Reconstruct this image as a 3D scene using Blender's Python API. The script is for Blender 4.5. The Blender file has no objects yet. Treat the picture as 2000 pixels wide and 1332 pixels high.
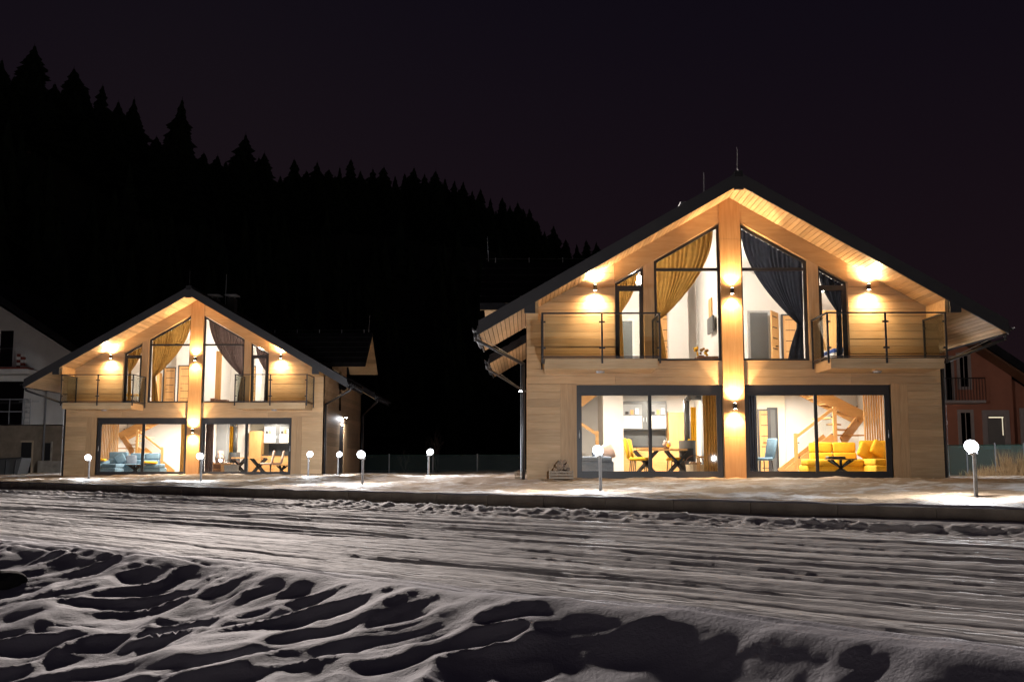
import bpy, bmesh, math, random
import numpy as np
from mathutils import Vector
random.seed(7); rng = np.random.default_rng(11)
sc = bpy.context.scene
C = sc.collection
R = math.radians

# ------------------------------------------------------------------ camera
FPX, PITCH, YAW, CZ = 2046.0, 0.1196, 0.013, 0.80
cam_d = bpy.data.cameras.new('camera'); cam = bpy.data.objects.new('camera', cam_d); C.objects.link(cam)
cam.location = (0, 0, CZ); cam.rotation_euler = (math.pi/2 + PITCH, 0, YAW)
cam_d.sensor_width = 36; cam_d.lens = FPX/2000*36; cam_d.clip_start = .05; cam_d.clip_end = 3000
sc.camera = cam
# ------------------------------------------------------------------ world, faint back light, exposure
SUN_EL, SUN_AZ = 21.0, -19.0            # degrees; azimuth measured from +Y towards +X (behind the houses)
w = bpy.data.worlds.new('World'); sc.world = w; w.use_nodes = True
nt = w.node_tree; nt.nodes.clear()
sky = nt.nodes.new('ShaderNodeTexSky'); sky.sky_type = 'NISHITA'; sky.sun_disc = False
sky.sun_elevation = R(SUN_EL); sky.sun_rotation = R(SUN_AZ)
b1 = nt.nodes.new('ShaderNodeBackground'); b1.inputs['Strength'].default_value = .00006
b2 = nt.nodes.new('ShaderNodeBackground'); b2.inputs['Strength'].default_value = 1.0
tc = nt.nodes.new('ShaderNodeTexCoord'); sx = nt.nodes.new('ShaderNodeSeparateXYZ')
cr = nt.nodes.new('ShaderNodeValToRGB'); cr.color_ramp.interpolation = 'EASE'
cr.color_ramp.elements[0].position = 0.0; cr.color_ramp.elements[0].color = (.0100, .0050, .0070, 1)
cr.color_ramp.elements[1].position = .55; cr.color_ramp.elements[1].color = (.0038, .0029, .0064, 1)
add = nt.nodes.new('ShaderNodeAddShader'); out = nt.nodes.new('ShaderNodeOutputWorld')
L = nt.links.new
L(tc.outputs['Generated'], sx.inputs[0]); L(sx.outputs['Z'], cr.inputs[0]); L(cr.outputs[0], b2.inputs['Color'])
L(sky.outputs[0], b1.inputs['Color']); L(b1.outputs[0], add.inputs[0]); L(b2.outputs[0], add.inputs[1]); L(add.outputs[0], out.inputs['Surface'])
sd = bpy.data.lights.new('sun', 'SUN'); sun = bpy.data.objects.new('sun', sd); C.objects.link(sun)
sd.energy = 2.35; sd.angle = R(1.2); sd.color = (1.0, .87, .80)
sun.rotation_euler = (-(math.pi/2 - R(SUN_EL)), 0, -R(SUN_AZ)); sun.location = (0, 0, 60)
sc.view_settings.view_transform = 'Standard'; sc.view_settings.look = 'None'
sc.view_settings.exposure = 0; sc.view_settings.gamma = 1; sc.view_settings.use_curve_mapping = False
sc.render.engine = 'CYCLES'
cy = sc.cycles
cy.use_denoising = True; cy.max_bounces = 8; cy.diffuse_bounces = 4; cy.glossy_bounces = 3
cy.transparent_max_bounces = 24; cy.transmission_bounces = 4; cy.caustics_reflective = False; cy.caustics_refractive = False
cy.sample_clamp_indirect = 4; cy.use_light_tree = True

# ------------------------------------------------------------------ helpers
def ray(px, py):
    dx, dz = (px-1000)/FPX, (666-py)/FPX
    c, s = math.cos(PITCH), math.sin(PITCH)
    y, z = c - s*dz, s + c*dz
    ca, sa = math.cos(YAW), math.sin(YAW)
    return dx*ca - y*sa, dx*sa + y*ca, z
def at(px, py, Y):                      # photo pixel -> world point on the plane at depth Y
    x, y, z = ray(px, py); k = Y/y
    return x*k, Y, CZ + z*k
def ground_at(px, py, z):               # photo pixel -> world point at height z
    x, y, zz = ray(px, py); k = (z-CZ)/zz
    return x*k, y*k, z

class MB:
    def __init__(s): s.v = []; s.f = []; s.sm = False
    def add(s, vs, fs):
        n = len(s.v); s.v += [tuple(p) for p in vs]; s.f += [tuple(i+n for i in f) for f in fs]; return s
    def box(s, x0, x1, y0, y1, z0, z1):
        if x1 < x0: x0, x1 = x1, x0
        if y1 < y0: y0, y1 = y1, y0
        if z1 < z0: z0, z1 = z1, z0
        return s.add([(x0,y0,z0),(x1,y0,z0),(x1,y1,z0),(x0,y1,z0),(x0,y0,z1),(x1,y0,z1),(x1,y1,z1),(x0,y1,z1)],
              [(0,3,2,1),(4,5,6,7),(0,1,5,4),(1,2,6,5),(2,3,7,6),(3,0,4,7)])
    def prism(s, poly, y0, y1):         # poly in (x,z), extruded along y
        a = sum(poly[i][0]*poly[(i+1)%len(poly)][1]-poly[(i+1)%len(poly)][0]*poly[i][1] for i in range(len(poly)))
        if a < 0: poly = poly[::-1]
        n = len(poly)
        vs = [(x,y0,z) for x,z in poly] + [(x,y1,z) for x,z in poly]
        fs = [tuple(range(n)), tuple(range(2*n-1, n-1, -1))] + [(i, i+n, (i+1)%n+n, (i+1)%n) for i in range(n)]
        return s.add(vs, fs)
    def prismx(s, poly, x0, x1):        # poly in (y,z), extruded along x
        t = MB().prism(poly, x0, x1)
        return s.add([(p[1], p[0], p[2]) for p in t.v], [f[::-1] for f in t.f])
    def bar(s, a, b, wd, ht=None, up=(0,0,1)):
        ht = ht or wd; a, b = Vector(a), Vector(b); d = (b-a).normalized(); u = Vector(up)
        if abs(d.dot(u)) > .98: u = Vector((0,1,0))
        sd_ = d.cross(u).normalized(); u = sd_.cross(d).normalized()
        vs = []
        for p in (a, b):
            for i, j in ((-1,-1),(1,-1),(1,1),(-1,1)): vs.append(p + sd_*(i*wd/2) + u*(j*ht/2))
        return s.add(vs, [(0,1,2,3),(7,6,5,4),(0,4,5,1),(1,5,6,2),(2,6,7,3),(3,7,4,0)])
    def cyl(s, a, b, r0, r1=None, n=12):
        r1 = r0 if r1 is None else r1; a, b = Vector(a), Vector(b); d = (b-a).normalized()
        u = Vector((0,0,1)) if abs(d.z) < .9 else Vector((1,0,0))
        p = d.cross(u).normalized(); q = d.cross(p)
        vs = []
        for c, r in ((a, r0), (b, r1)):
            for i in range(n):
                t = 2*math.pi*i/n; vs.append(c + p*(r*math.cos(t)) + q*(r*math.sin(t)))
        return s.add(vs, [(i, (i+1)%n, (i+1)%n+n, i+n) for i in range(n)] + [tuple(range(n-1,-1,-1)), tuple(range(n, 2*n))])
    def ball(s, c, rx, ry=None, rz=None, n=14, m=9):
        ry = ry or rx; rz = rz or rx; vs = []
        for j in range(m+1):
            ph = math.pi*j/m
            for i in range(n):
                t = 2*math.pi*i/n
                vs.append((c[0]+rx*math.sin(ph)*math.cos(t), c[1]+ry*math.sin(ph)*math.sin(t), c[2]+rz*math.cos(ph)))
        return s.add(vs, [(j*n+i, (j+1)*n+i, (j+1)*n+(i+1)%n, j*n+(i+1)%n) for j in range(m) for i in range(n)])
    def rbox(s, x0, x1, y0, y1, z0, z1, r=.04, seg=2):
        bm = bmesh.new(); bmesh.ops.create_cube(bm, size=1)
        for v in bm.verts: v.co = ((x0+x1)/2+v.co.x*abs(x1-x0), (y0+y1)/2+v.co.y*abs(y1-y0), (z0+z1)/2+v.co.z*abs(z1-z0))
        r = min(r, .45*min(abs(x1-x0), abs(y1-y0), abs(z1-z0)))
        bmesh.ops.bevel(bm, geom=bm.edges[:], offset=r, segments=seg, profile=.5, affect='EDGES')
        bm.verts.index_update()
        s.add([v.co[:] for v in bm.verts], [[v.index for v in f.verts] for f in bm.faces]); bm.free(); s.sm = True; return s
    def build(s, name, mat, parent=None, smooth=None, mods=None, loc=None):
        me = bpy.data.meshes.new(name); me.from_pydata(s.v, [], s.f); me.update()
        if (s.sm if smooth is None else smooth):
            me.shade_smooth()
            if smooth == 'auto' or s.sm: me.set_sharp_from_angle(angle=R(50))
        me.materials.append(M[mat])
        o = bpy.data.objects.new(name, me); C.objects.link(o)
        if parent: o.parent = parent
        if loc: o.location = loc
        return o
def tag(o, label, cat, group=None, kind=None):
    o['label'] = label; o['category'] = cat
    if group: o['group'] = group
    if kind: o['kind'] = kind
    return o
def empty(name, loc, label=None, cat=None, group=None):
    o = bpy.data.objects.new(name, None); o.empty_display_size = .2; C.objects.link(o); o.location = loc
    if label: tag(o, label, cat, group)
    return o
def copy_tree(o, parent=None):
    c = o.copy(); C.objects.link(c); c.parent = parent
    for ch in o.children: copy_tree(ch, c)
    return c

# ------------------------------------------------------------------ materials
M = {}
def newmat(name):
    m = bpy.data.materials.new(name); m.use_nodes = True; M[name] = m
    return m, m.node_tree, m.node_tree.nodes['Principled BSDF']
def N(t, typ, **kw):
    n = t.nodes.new(typ)
    for k, v in kw.items():
        if k in n.inputs: n.inputs[k].default_value = v
        else: setattr(n, k, v)
    return n
def mixrgb(t, fac, a, b, blend='MIX'):
    n = t.nodes.new('ShaderNodeMix'); n.data_type = 'RGBA'; n.blend_type = blend
    for sock, val in ((n.inputs[0], fac), (n.inputs[6], a), (n.inputs[7], b)):
        if hasattr(val, 'links'): t.links.new(val, sock)
        else: sock.default_value = val if not isinstance(val, tuple) else (*val[:3], 1)
    return n.outputs[2]
def ramp(t, src, p0, p1, c0=(0,0,0), c1=(1,1,1)):
    r = t.nodes.new('ShaderNodeValToRGB'); t.links.new(src, r.inputs[0])
    r.color_ramp.elements[0].position = p0; r.color_ramp.elements[0].color = (*c0, 1)
    r.color_ramp.elements[1].position = p1; r.color_ramp.elements[1].color = (*c1, 1)
    return r.outputs[0]
def noise(t, scale=(1,1,1), sc_=5, detail=4, coord='Object', rough=.55):
    tcn = N(t, 'ShaderNodeTexCoord'); mp = N(t, 'ShaderNodeMapping'); mp.inputs['Scale'].default_value = scale
    t.links.new(tcn.outputs[coord], mp.inputs[0])
    n = N(t, 'ShaderNodeTexNoise', Scale=sc_, Detail=detail, Roughness=rough); t.links.new(mp.outputs[0], n.inputs['Vector'])
    return n.outputs['Fac']
def bump(t, bs, h, strength=.3, dist=.01):
    b = N(t, 'ShaderNodeBump', Strength=strength, Distance=dist); t.links.new(h, b.inputs['Height']); t.links.new(b.outputs[0], bs.inputs['Normal'])
def plain(name, col, rough=.6, metal=0, var=.12, nscale=6, bmp=.15, bd=.004):
    m, t, b = newmat(name)
    n = noise(t, sc_=nscale)
    d = tuple(c*(1-var) for c in col); u = tuple(min(1, c*(1+var)) for c in col)
    t.links.new(ramp(t, n, .3, .7, d, u), b.inputs['Base Color'])
    b.inputs['Roughness'].default_value = rough; b.inputs['Metallic'].default_value = metal
    if bmp: bump(t, b, noise(t, sc_=nscale*8), bmp, bd)
    return m
def wood(name, c0, c1, axis, rough=.55, stretch=14, rnd=.22, sc_=1.6):
    m, t, b = newmat(name)
    s = {'x': (1, stretch, stretch), 'y': (stretch, 1, stretch), 'z': (stretch, stretch, 1)}[axis]
    g = noise(t, s, sc_, 6, rough=.62)
    col = ramp(t, g, .3, .72, c0, c1)
    k = noise(t, (.9, .9, .9), 1.1, 2)
    col = mixrgb(t, ramp(t, k, .35, .75), col, mixrgb(t, .5, col, (c0[0]*.8, c0[1]*.75, c0[2]*.7)))
    oi = N(t, 'ShaderNodeObjectInfo')
    mr = N(t, 'ShaderNodeMapRange'); t.links.new(oi.outputs['Random'], mr.inputs[0])
    mr.inputs['To Min'].default_value = 1-rnd; mr.inputs['To Max'].default_value = 1+rnd*.6
    hsv = N(t, 'ShaderNodeHueSaturation'); t.links.new(col, hsv.inputs['Color']); t.links.new(mr.outputs[0], hsv.inputs['Value'])
    t.links.new(hsv.outputs[0], b.inputs['Base Color']); b.inputs['Roughness'].default_value = rough
    bump(t, b, g, .25, .004)
wood('clad_h', (.52,.335,.17), (.68,.475,.28), 'x', rnd=.16)
wood('clad_v', (.48,.30,.15), (.64,.43,.24), 'z')
wood('clad_side', (.52,.35,.20), (.67,.48,.31), 'y')
wood('soffit_wood', (.50,.31,.15), (.66,.45,.25), 'y', rnd=.25)
wood('trim_wood', (.46,.265,.11), (.60,.385,.185), 'x', stretch=8, rnd=.06)
wood('post_wood', (.43,.225,.085), (.56,.33,.145), 'z', rnd=.06)
wood('oak', (.48,.24,.075), (.64,.36,.13), 'z', rnd=.12)
wood('oak_x', (.48,.24,.075), (.64,.36,.13), 'x', rnd=.12)
wood('brown_wood', (.12,.05,.022), (.2,.09,.045), 'x', rnd=.1)
wood('firewood', (.20,.12,.07), (.40,.27,.16), 'y', rnd=.45)
wood('crate_wood', (.42,.32,.22), (.55,.43,.31), 'x')
plain('anthracite', (.028,.027,.03), .45, 0, .1, 3, .05)
plain('roof_tile', (.022,.021,.023), .6, 0, .25, 3, .2)
plain('soft_black', (.012,.012,.013), .6)
plain('white_wall', (.76,.72,.68), .85, 0, .02, 2, .05, .002)
plain('white_paint', (.8,.79,.77), .5, 0, .02)
plain('cream_wall', (.72,.64,.5), .85, 0, .03, 2, .05)
plain('grey_wall', (.26,.27,.28), .8, 0, .06, 3)
plain('floor_tile', (.42,.38,.34), .4)
plain('yellow_cloth', (.78,.42,.015), .85, 0, .1, 9, .3)
plain('yellow_curtain', (.34,.18,.045), .85, 0, .12, 9, .3)
plain('navy_curtain', (.021,.023,.032), .85, 0, .15, 9, .3)
plain('mauve_curtain', (.10,.068,.062), .85, 0, .15, 9, .3)
plain('blue_cloth', (.12,.2,.27), .9, 0, .15, 12, .3)
plain('blue_grey_cloth', (.13,.155,.2), .9, 0, .15, 12, .3)
plain('pink_cloth', (.55,.38,.31), .9, 0, .1, 12, .3)
plain('teal_cloth', (.03,.3,.25), .9); plain('royal_cloth', (.03,.07,.28), .9)
plain('steel', (.45,.46,.47), .35, .9, .05)
plain('galv', (.34,.35,.37), .5, .35, .1)
plain('cabinet_grey', (.085,.088,.09), .4, 0, .06)
plain('cabinet_white', (.66,.63,.55), .3, 0, .03)
plain('salmon', (.52,.20,.12), .9, 0, .1, 1.5, .2)
plain('salmon_trim', (.45,.36,.32), .85, 0, .06)
plain('cardboard', (.5,.38,.24), .8)
plain('concrete', (.36,.32,.27), .9, 0, .3, 2.5, .5, .01)
plain('block_wall', (.24,.19,.14), .95, 0, .25, 2, .5, .01)
plain('render_white', (.66,.64,.61), .95, 0, .12, .8, .2)
plain('red_brick', (.20,.045,.03), .9); plain('bark', (.06,.04,.03), .95, 0, .3, 4, .5, .02)
plain('dry_grass', (.42,.27,.13), .9, 0, .3, 2)
plain('boulder', (.03,.028,.026), .95, 0, .4, 4, .6, .02)
plain('fir', (.014,.02,.013), .9, 0, .3, 1, 0)
plain('hill_ground', (.02,.022,.018), .95, 0, .3, .1, 0)
plain('green_wire', (.02,.06,.04), .5)
for q in ('fir', 'hill_ground', 'roof_tile'):
    bq = M[q].node_tree.nodes['Principled BSDF']; bq.inputs['Specular IOR Level'].default_value = 0; bq.inputs['Roughness'].default_value = 1
for q in ('yellow_curtain', 'navy_curtain', 'mauve_curtain', 'yellow_cloth'):
    tq = M[q].node_tree; bq = tq.nodes['Principled BSDF']; src = bq.inputs['Base Color'].links[0].from_socket
    tl = tq.nodes.new('ShaderNodeBsdfTranslucent'); tq.links.new(src, tl.inputs['Color']); mq = tq.nodes.new('ShaderNodeMixShader'); mq.inputs[0].default_value = .4 if q != 'yellow_cloth' else .0
    tq.links.new(bq.outputs[0], mq.inputs[1]); tq.links.new(tl.outputs[0], mq.inputs[2]); tq.links.new(mq.outputs[0], tq.nodes['Material Output'].inputs['Surface'])
def emit(name, col, s):
    m, t, b = newmat(name); b.inputs['Base Color'].default_value = (*col, 1)
    b.inputs['Emission Color'].default_value = (*col, 1); b.inputs['Emission Strength'].default_value = s
emit('led', (1,.93,.82), 60); emit('sconce_led', (1,.8,.55), 60)
emit('pendant_glow', (1,.91,.80), 700); emit('flood_led', (.95,.96,1), 150); emit('lit_strip', (1,.85,.6), 1.1)
def glass(name, tint=(1,1,1), ior=1.45, refl=1.0):
    m, t, b = newmat(name); t.nodes.remove(b)
    o = t.nodes['Material Output']; tr = N(t, 'ShaderNodeBsdfTransparent', Color=(*tint, 1)); gl = N(t, 'ShaderNodeBsdfGlossy', Roughness=.02)
    fr = N(t, 'ShaderNodeFresnel', IOR=ior); mx = N(t, 'ShaderNodeMixShader')
    ml = N(t, 'ShaderNodeMath', operation='MULTIPLY'); ml.inputs[1].default_value = refl
    t.links.new(fr.outputs[0], ml.inputs[0]); t.links.new(ml.outputs[0], mx.inputs[0])
    t.links.new(tr.outputs[0], mx.inputs[1]); t.links.new(gl.outputs[0], mx.inputs[2]); t.links.new(mx.outputs[0], o.inputs['Surface'])
glass('pane_glass', (.95,.96,.95)); glass('rail_glass', (.93,.95,.93), 1.3, .5); glass('dark_glass', (.12,.12,.13))
m, t, b = newmat('lamp_glow'); t.nodes.remove(b)      # frosted globe: lets the bulb's light out and glows itself
_tr = N(t, 'ShaderNodeBsdfTransparent'); _em = N(t, 'ShaderNodeEmission', Color=(.93,.96,1,1), Strength=5.0); _ad = N(t, 'ShaderNodeAddShader')
t.links.new(_tr.outputs[0], _ad.inputs[0]); t.links.new(_em.outputs[0], _ad.inputs[1]); t.links.new(_ad.outputs[0], t.nodes['Material Output'].inputs['Surface'])
# green windbreak mesh: half open
m, t, b = newmat('fence_mesh'); o_ = t.nodes['Material Output']
b.inputs['Base Color'].default_value = (.10,.20,.18,1); b.inputs['Roughness'].default_value = .8
tr = N(t, 'ShaderNodeBsdfTransparent'); mx = N(t, 'ShaderNodeMixShader'); mx.inputs[0].default_value = .62
t.links.new(tr.outputs[0], mx.inputs[1]); t.links.new(b.outputs[0], mx.inputs[2]); t.links.new(mx.outputs[0], o_.inputs['Surface'])
# snow
def snow(name, dirt, lo, hi, dscale, stretch=(1,1,1), rot=0, bs=(30, .35, .02), clean=(.80,.785,.78)):
    m, t, b = newmat(name)
    tcn = N(t, 'ShaderNodeTexCoord'); mp = N(t, 'ShaderNodeMapping'); mp.inputs['Scale'].default_value = stretch
    mp0 = N(t, 'ShaderNodeMapping'); mp0.inputs['Rotation'].default_value = (0, 0, rot)
    t.links.new(tcn.outputs['Object'], mp0.inputs[0]); t.links.new(mp0.outputs[0], mp.inputs[0])
    n1 = N(t, 'ShaderNodeTexNoise', Scale=dscale, Detail=7, Roughness=.65); t.links.new(mp.outputs[0], n1.inputs['Vector'])
    n2 = N(t, 'ShaderNodeTexNoise', Scale=dscale*.23, Detail=3); t.links.new(mp0.outputs[0], n2.inputs['Vector'])
    ad = N(t, 'ShaderNodeMath', operation='ADD'); t.links.new(n1.outputs['Fac'], ad.inputs[0]); t.links.new(n2.outputs['Fac'], ad.inputs[1])
    f = ramp(t, ad.outputs[0], lo, hi)
    c = mixrgb(t, f, clean, dirt)
    t.links.new(c, b.inputs['Base Color']); b.inputs['Roughness'].default_value = .62
    b.inputs['Specular IOR Level'].default_value = .08
    n3 = N(t, 'ShaderNodeTexNoise', Scale=bs[0], Detail=6, Roughness=.7); t.links.new(mp.outputs[0], n3.inputs['Vector'])
    bump(t, b, n3.outputs['Fac'], bs[1], bs[2])
snow('road_snow', (.44,.37,.33), 1.02, 1.36, 3.0, (.16,1,1), R(45.0), (22, .6, .03))
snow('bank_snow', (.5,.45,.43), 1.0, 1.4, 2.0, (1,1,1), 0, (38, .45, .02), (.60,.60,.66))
snow('yard_snow', (.33,.235,.155), .74, 1.22, 1.9, (.8,1,1), 0, (14, .8, .05))
snow('far_snow', (.2,.15,.1), 1.0, 1.25, .5)

# ------------------------------------------------------------------ terrain
_lat = rng.random((256, 256))
def vnoise(x, y, seed=0):
    x = x + seed*17.31; y = y + seed*9.77
    xi = np.floor(x).astype(int); yi = np.floor(y).astype(int); fx = x-xi; fy = y-yi
    fx = fx*fx*fx*(fx*(fx*6-15)+10); fy = fy*fy*fy*(fy*(fy*6-15)+10)
    g = lambda i, j: _lat[(xi+i) & 255, (yi+j) & 255]
    return (g(0,0)*(1-fx)+g(1,0)*fx)*(1-fy) + (g(0,1)*(1-fx)+g(1,1)*fx)*fy - .5
def fbm(x, y, o=4, seed=0, gain=.5):
    a = 1; r = 0
    for k in range(o): r = r + a*vnoise(x, y, seed+k*3); x = x*2.03; y = y*2.03; a *= gain
    return r
_jx, _jy = rng.random((256,256)), rng.random((256,256)); _jr = rng.random((256,256))
def hollows(x, y, r0=.62):              # overlapping bowl-shaped footprints with soft crests between
    xi = np.floor(x).astype(int); yi = np.floor(y).astype(int); d1 = np.full(x.shape, 9.); d2 = np.full(x.shape, 9.)
    for i in (-1,0,1):
        for j in (-1,0,1):
            a, b = (xi+i) & 255, (yi+j) & 255
            d = np.hypot(xi+i+_jx[a,b]-x, yi+j+_jy[a,b]-y)/(.65+.6*_jr[a,b])
            n1 = np.minimum(d1, d); d2 = np.minimum(d2, np.maximum(d1, d)); d1 = n1
    return d1, d2
def sstep(a, b, x):
    k = np.clip((x-a)/(b-a), 0, 1); return k*k*(3-2*k)
YARD = .32
A = Vector(ground_at(0, 943, YARD)[:2]); B_ = Vector(ground_at(2000, 996, YARD)[:2])
e_s = (B_-A).normalized(); n_t = Vector((-e_s.y, e_s.x))
if n_t.y < 0: n_t = -n_t
T_K = A.dot(n_t)                        # distance from the camera to the kerb line
def st(s, t): return n_t.x*t + e_s.x*s, n_t.y*t + e_s.y*s
def ridge(s, t, seed):                   # thin sharp grooves along the road
    return 1 - 2*np.abs(vnoise(s, t, seed))*1.6
def road_h(s, t):
    z = .06 + .02*fbm(s*.12, t*.3, 3, 1)
    wob = .30*fbm(s*.05, t*.04, 2, 9) + .03*vnoise(s*.4, t*.1, 10)
    tt = t + wob
    z = z + .030*fbm(s*.10, tt*2.6, 2, 2) + .034*fbm(s*.07, tt*6.0, 2, 3) + .034*fbm(s*.11, tt*13.0, 2, 4) + .010*fbm(s*2.4, tt*6.5, 4, 5, .66)
    patch = sstep(-.12, .2, vnoise(s*.16, tt*.7, 41))
    z = z - .060*patch*np.clip(ridge(s*.07, tt*5.2, 42)-.62, 0, 1)*2.2 - .045*np.clip(ridge(s*.1, tt*10.5, 43)-.6, 0, 1)*2
    for c_, w_, d_ in ((5.6,.10,.03),(6.05,.12,.04),(7.55,.11,.04),(7.95,.09,.03),(9.2,.12,.045),(9.55,.09,.03),(10.7,.13,.04)):
        on = sstep(-.25, .1, vnoise(s*.09, c_+0*s, 44)); q = (tt-c_-.12*vnoise(s*.2, c_+0*s, 45))/w_
        z = z - d_*on*np.exp(-q*q) + .5*d_*on*np.exp(-((q-1.9)/.8)**2)
    # ploughed berm against the kerb
    bm_ = np.exp(-((t-(T_K-.9)-.25*fbm(s*.7, t*0, 3, 6))/.30)**2)
    z = z + bm_*(.04 + .04*fbm(s*5.5, t*5.5, 5, 7, .7)) + .04*np.exp(-((t-(T_K-1.2))/.6)**2)*np.maximum(fbm(s*5, t*7, 4, 8, .6), -.05)
    z = z + .085*sstep(T_K-1.8, T_K-.2, t)
    # bank on the near side
    edge = 4.25 + .3*fbm(s*.35, s*0, 2, 12) + .10*fbm(s*1.7, s*0, 2, 13)
    k = sstep(0, .45, edge - t)
    bx_, by_ = n_t.x*t + e_s.x*s, n_t.y*t + e_s.y*s      # drifts lie across the wind, not along the road
    wx, wy = .45*fbm(bx_*.7, by_*.9, 3, 20), .30*fbm(bx_*.7, by_*.9, 3, 21)
    rg = lambda a, b_, sd: (1.06-2*np.sqrt(vnoise(bx_*a+wx*a, by_*b_+wy*b_, sd)**2+.0016))
    big = np.clip(rg(.7, 1.8, 22), 0, 1)**1.3; mid = np.clip(rg(2.0, 4.9, 23), 0, 1)**1.3; sml = np.clip(rg(3.6, 8.0, 24), 0, 1)**1.3
    right = sstep(-2.9, -1.3, s+.6*(t-2.5))              # lower right: nearly untrodden snow
    fall = np.clip(edge-t-.2, 0, 9); fall = np.minimum(1.25, .27*(1-.25*right)*fall)
    bank = .03 - fall + (.060*big + .066*mid + .028*sml - .068)*(1-.6*right) + .06*fbm(s*.6, t*1.2, 2, 15) + .005*fbm(s*7, t*8, 3, 17, .6)
    lip = .05*np.exp(-((t-edge+.10)/.16)**2)*(.5+.9*vnoise(s*.7, s*0, 14))
    lip2 = .05*np.exp(-((t-edge+.12)/.22)**2)*sstep(-9, -4.5, s)
    z = z*(1-k) + bank*k + lip + lip2 - .07*np.exp(-((t-edge+.7)/.35)**2)*sstep(-8, -4, s)
    return z
def grid_obj(name, X, Y, Z, mat, label=None, cat=None):
    ny, nx = X.shape
    co = np.stack([X, Y, Z], -1).reshape(-1, 3).astype(np.float32)
    i = np.arange(ny*nx).reshape(ny, nx)
    q = np.stack([i[:-1,:-1], i[:-1,1:], i[1:,1:], i[1:,:-1]], -1).reshape(-1, 4)
    p0, p1, p3 = co[q[0,0]], co[q[0,1]], co[q[0,3]]
    if np.cross(p1-p0, p3-p0)[2] < 0: q = q[:, ::-1]
    me = bpy.data.meshes.new(name); me.vertices.add(len(co)); me.vertices.foreach_set('co', co.ravel())
    me.loops.add(q.size); me.loops.foreach_set('vertex_index', q.ravel().astype(np.int32))
    me.polygons.add(len(q)); me.polygons.foreach_set('loop_start', (np.arange(len(q))*4).astype(np.int32))
    me.update(calc_edges=True); me.shade_smooth(); me.materials.append(M[mat])
    o = bpy.data.objects.new(name, me); C.objects.link(o); o['kind'] = 'structure'
    if label: o['label'] = label; o['category'] = cat
    return o
def steps(a, b, d0, d1):
    v = [a]; 
    while v[-1] < b: v.append(v[-1] + d0 + (d1-d0)*(v[-1]-a)/(b-a))
    return np.array(v)
s_ax = np.concatenate([-steps(0, 75, .020, .24)[::-1], steps(.025, 16, .03, .5)])
t_bank = steps(-6, 1.0, .2, .05); t_bank = np.concatenate([t_bank, steps(t_bank[-1]+.03, 4.62, .022, .022)])
t_road = np.concatenate([steps(t_bank[-1], T_K+.1, .016, .022)])
for nm, ta, mt, lb in (('roadside_snow_bank', t_bank, 'bank_snow', 'trodden snow bank in the foreground'), ('snowy_road', t_road, 'road_snow', 'road packed with rutted snow')):
    S, T = np.meshgrid(s_ax, ta); Z = road_h(S, T); X, Y = st(S, T)
    o = grid_obj(nm, X, Y, Z, mt); o['label'] = lb; o['category'] = 'snow bank' if 'bank' in nm else 'road'
def yard_base(X, Y, tt):
    l = np.clip(-X/10, 0, 1.5)
    return .315 + .035*l + (.2-.075*np.clip(l, 0, 1))*sstep(3.5, 10.5, tt)
def yard_h(S, T):
    X, Y = st(S, T); tt = T-T_K
    z = yard_base(X, Y, tt)
    amp = sstep(.15, 1.0, tt)
    z = z + amp*(.045*fbm(S*.5, T*.9, 4, 30) + .06*np.maximum(fbm(S*1.8, T*2.6, 5, 31, .6), -.12))
    lump = np.exp(-(((X+5.4)/2.2)**2 + ((Y-32.5)/1.5)**2)) + .8*np.exp(-(((X+1.5)/3.0)**2 + ((Y-27)/1.6)**2)) + .7*np.exp(-(((X+2.5)/2.5)**2 + ((Y-47)/2)**2))
    z = z + lump*(.05 + .13*fbm(S*1.3, T*1.3, 4, 33))
    return z
s_y = np.concatenate([-steps(0, 80, .05, .35)[::-1], steps(.05, 60, .08, .9)])
t_y = np.concatenate([T_K + .12 + steps(0, 16, .035, .16), T_K + steps(16.4, 75, .25, 2.5)])
S, T = np.meshgrid(s_y, t_y); X, Y = st(S, T)
o = grid_obj('snowy_yard', X, Y, yard_h(S, T), 'yard_snow'); o['label'] = 'snow-covered yard in front of the cottages'; o['category'] = 'ground'
def yz(x, y):                            # ground height under a point in the yard
    v = Vector((x, y)); return float(yard_h(np.array([[v.dot(e_s)]]), np.array([[v.dot(n_t)]]))[0,0])
# wide ground sheet to the horizon
gx = np.concatenate([-steps(0, 900, 10, 80)[::-1], steps(10, 900, 10, 80)]); X, Y = np.meshgrid(gx, gx)
o = grid_obj('ground', X, Y, np.full(X.shape, -1.6), 'far_snow'); o['label'] = 'wide snowy ground reaching to the horizon'; o['category'] = 'ground'
# wooded hill: crest traced along the skyline
sky_px = [-700,-300,-60,55,190,347,475,620,745,885,980,1035,1080,1145,1210,1300,1500]
sky_y  = [120,150,190,240,310,390,420,410,425,440,470,495,520,545,590,700,880]
sky_D  = [110,115,120,128,140,150,165,185,205,230,250,265,275,290,310,340,380]
def crest(px):
    return np.interp(px, sky_px, sky_y), np.interp(px, sky_px, sky_D)
pxs = np.linspace(-700, 1500, 120); fr = np.concatenate([np.linspace(0, 1, 26), [1.15, 1.4, 1.8]])
HX = np.zeros((len(fr), len(pxs))); HY = HX.copy(); HZ = HX.copy()
for j, px in enumerate(pxs):
    cyy, D = crest(px); p = Vector(at(px, cyy, D)); foot = Vector((at(px, 905, 62+.04*(px+700))))
    for i, f in enumerate(fr):
        if f <= 1: q = foot.lerp(p, f); q.z = -.2 + (p.z+.2)*(f**1.25)
        else: q = foot.lerp(p, f); q.z = p.z*(1-(f-1)*.6)
        HX[i,j], HY[i,j], HZ[i,j] = q
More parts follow.
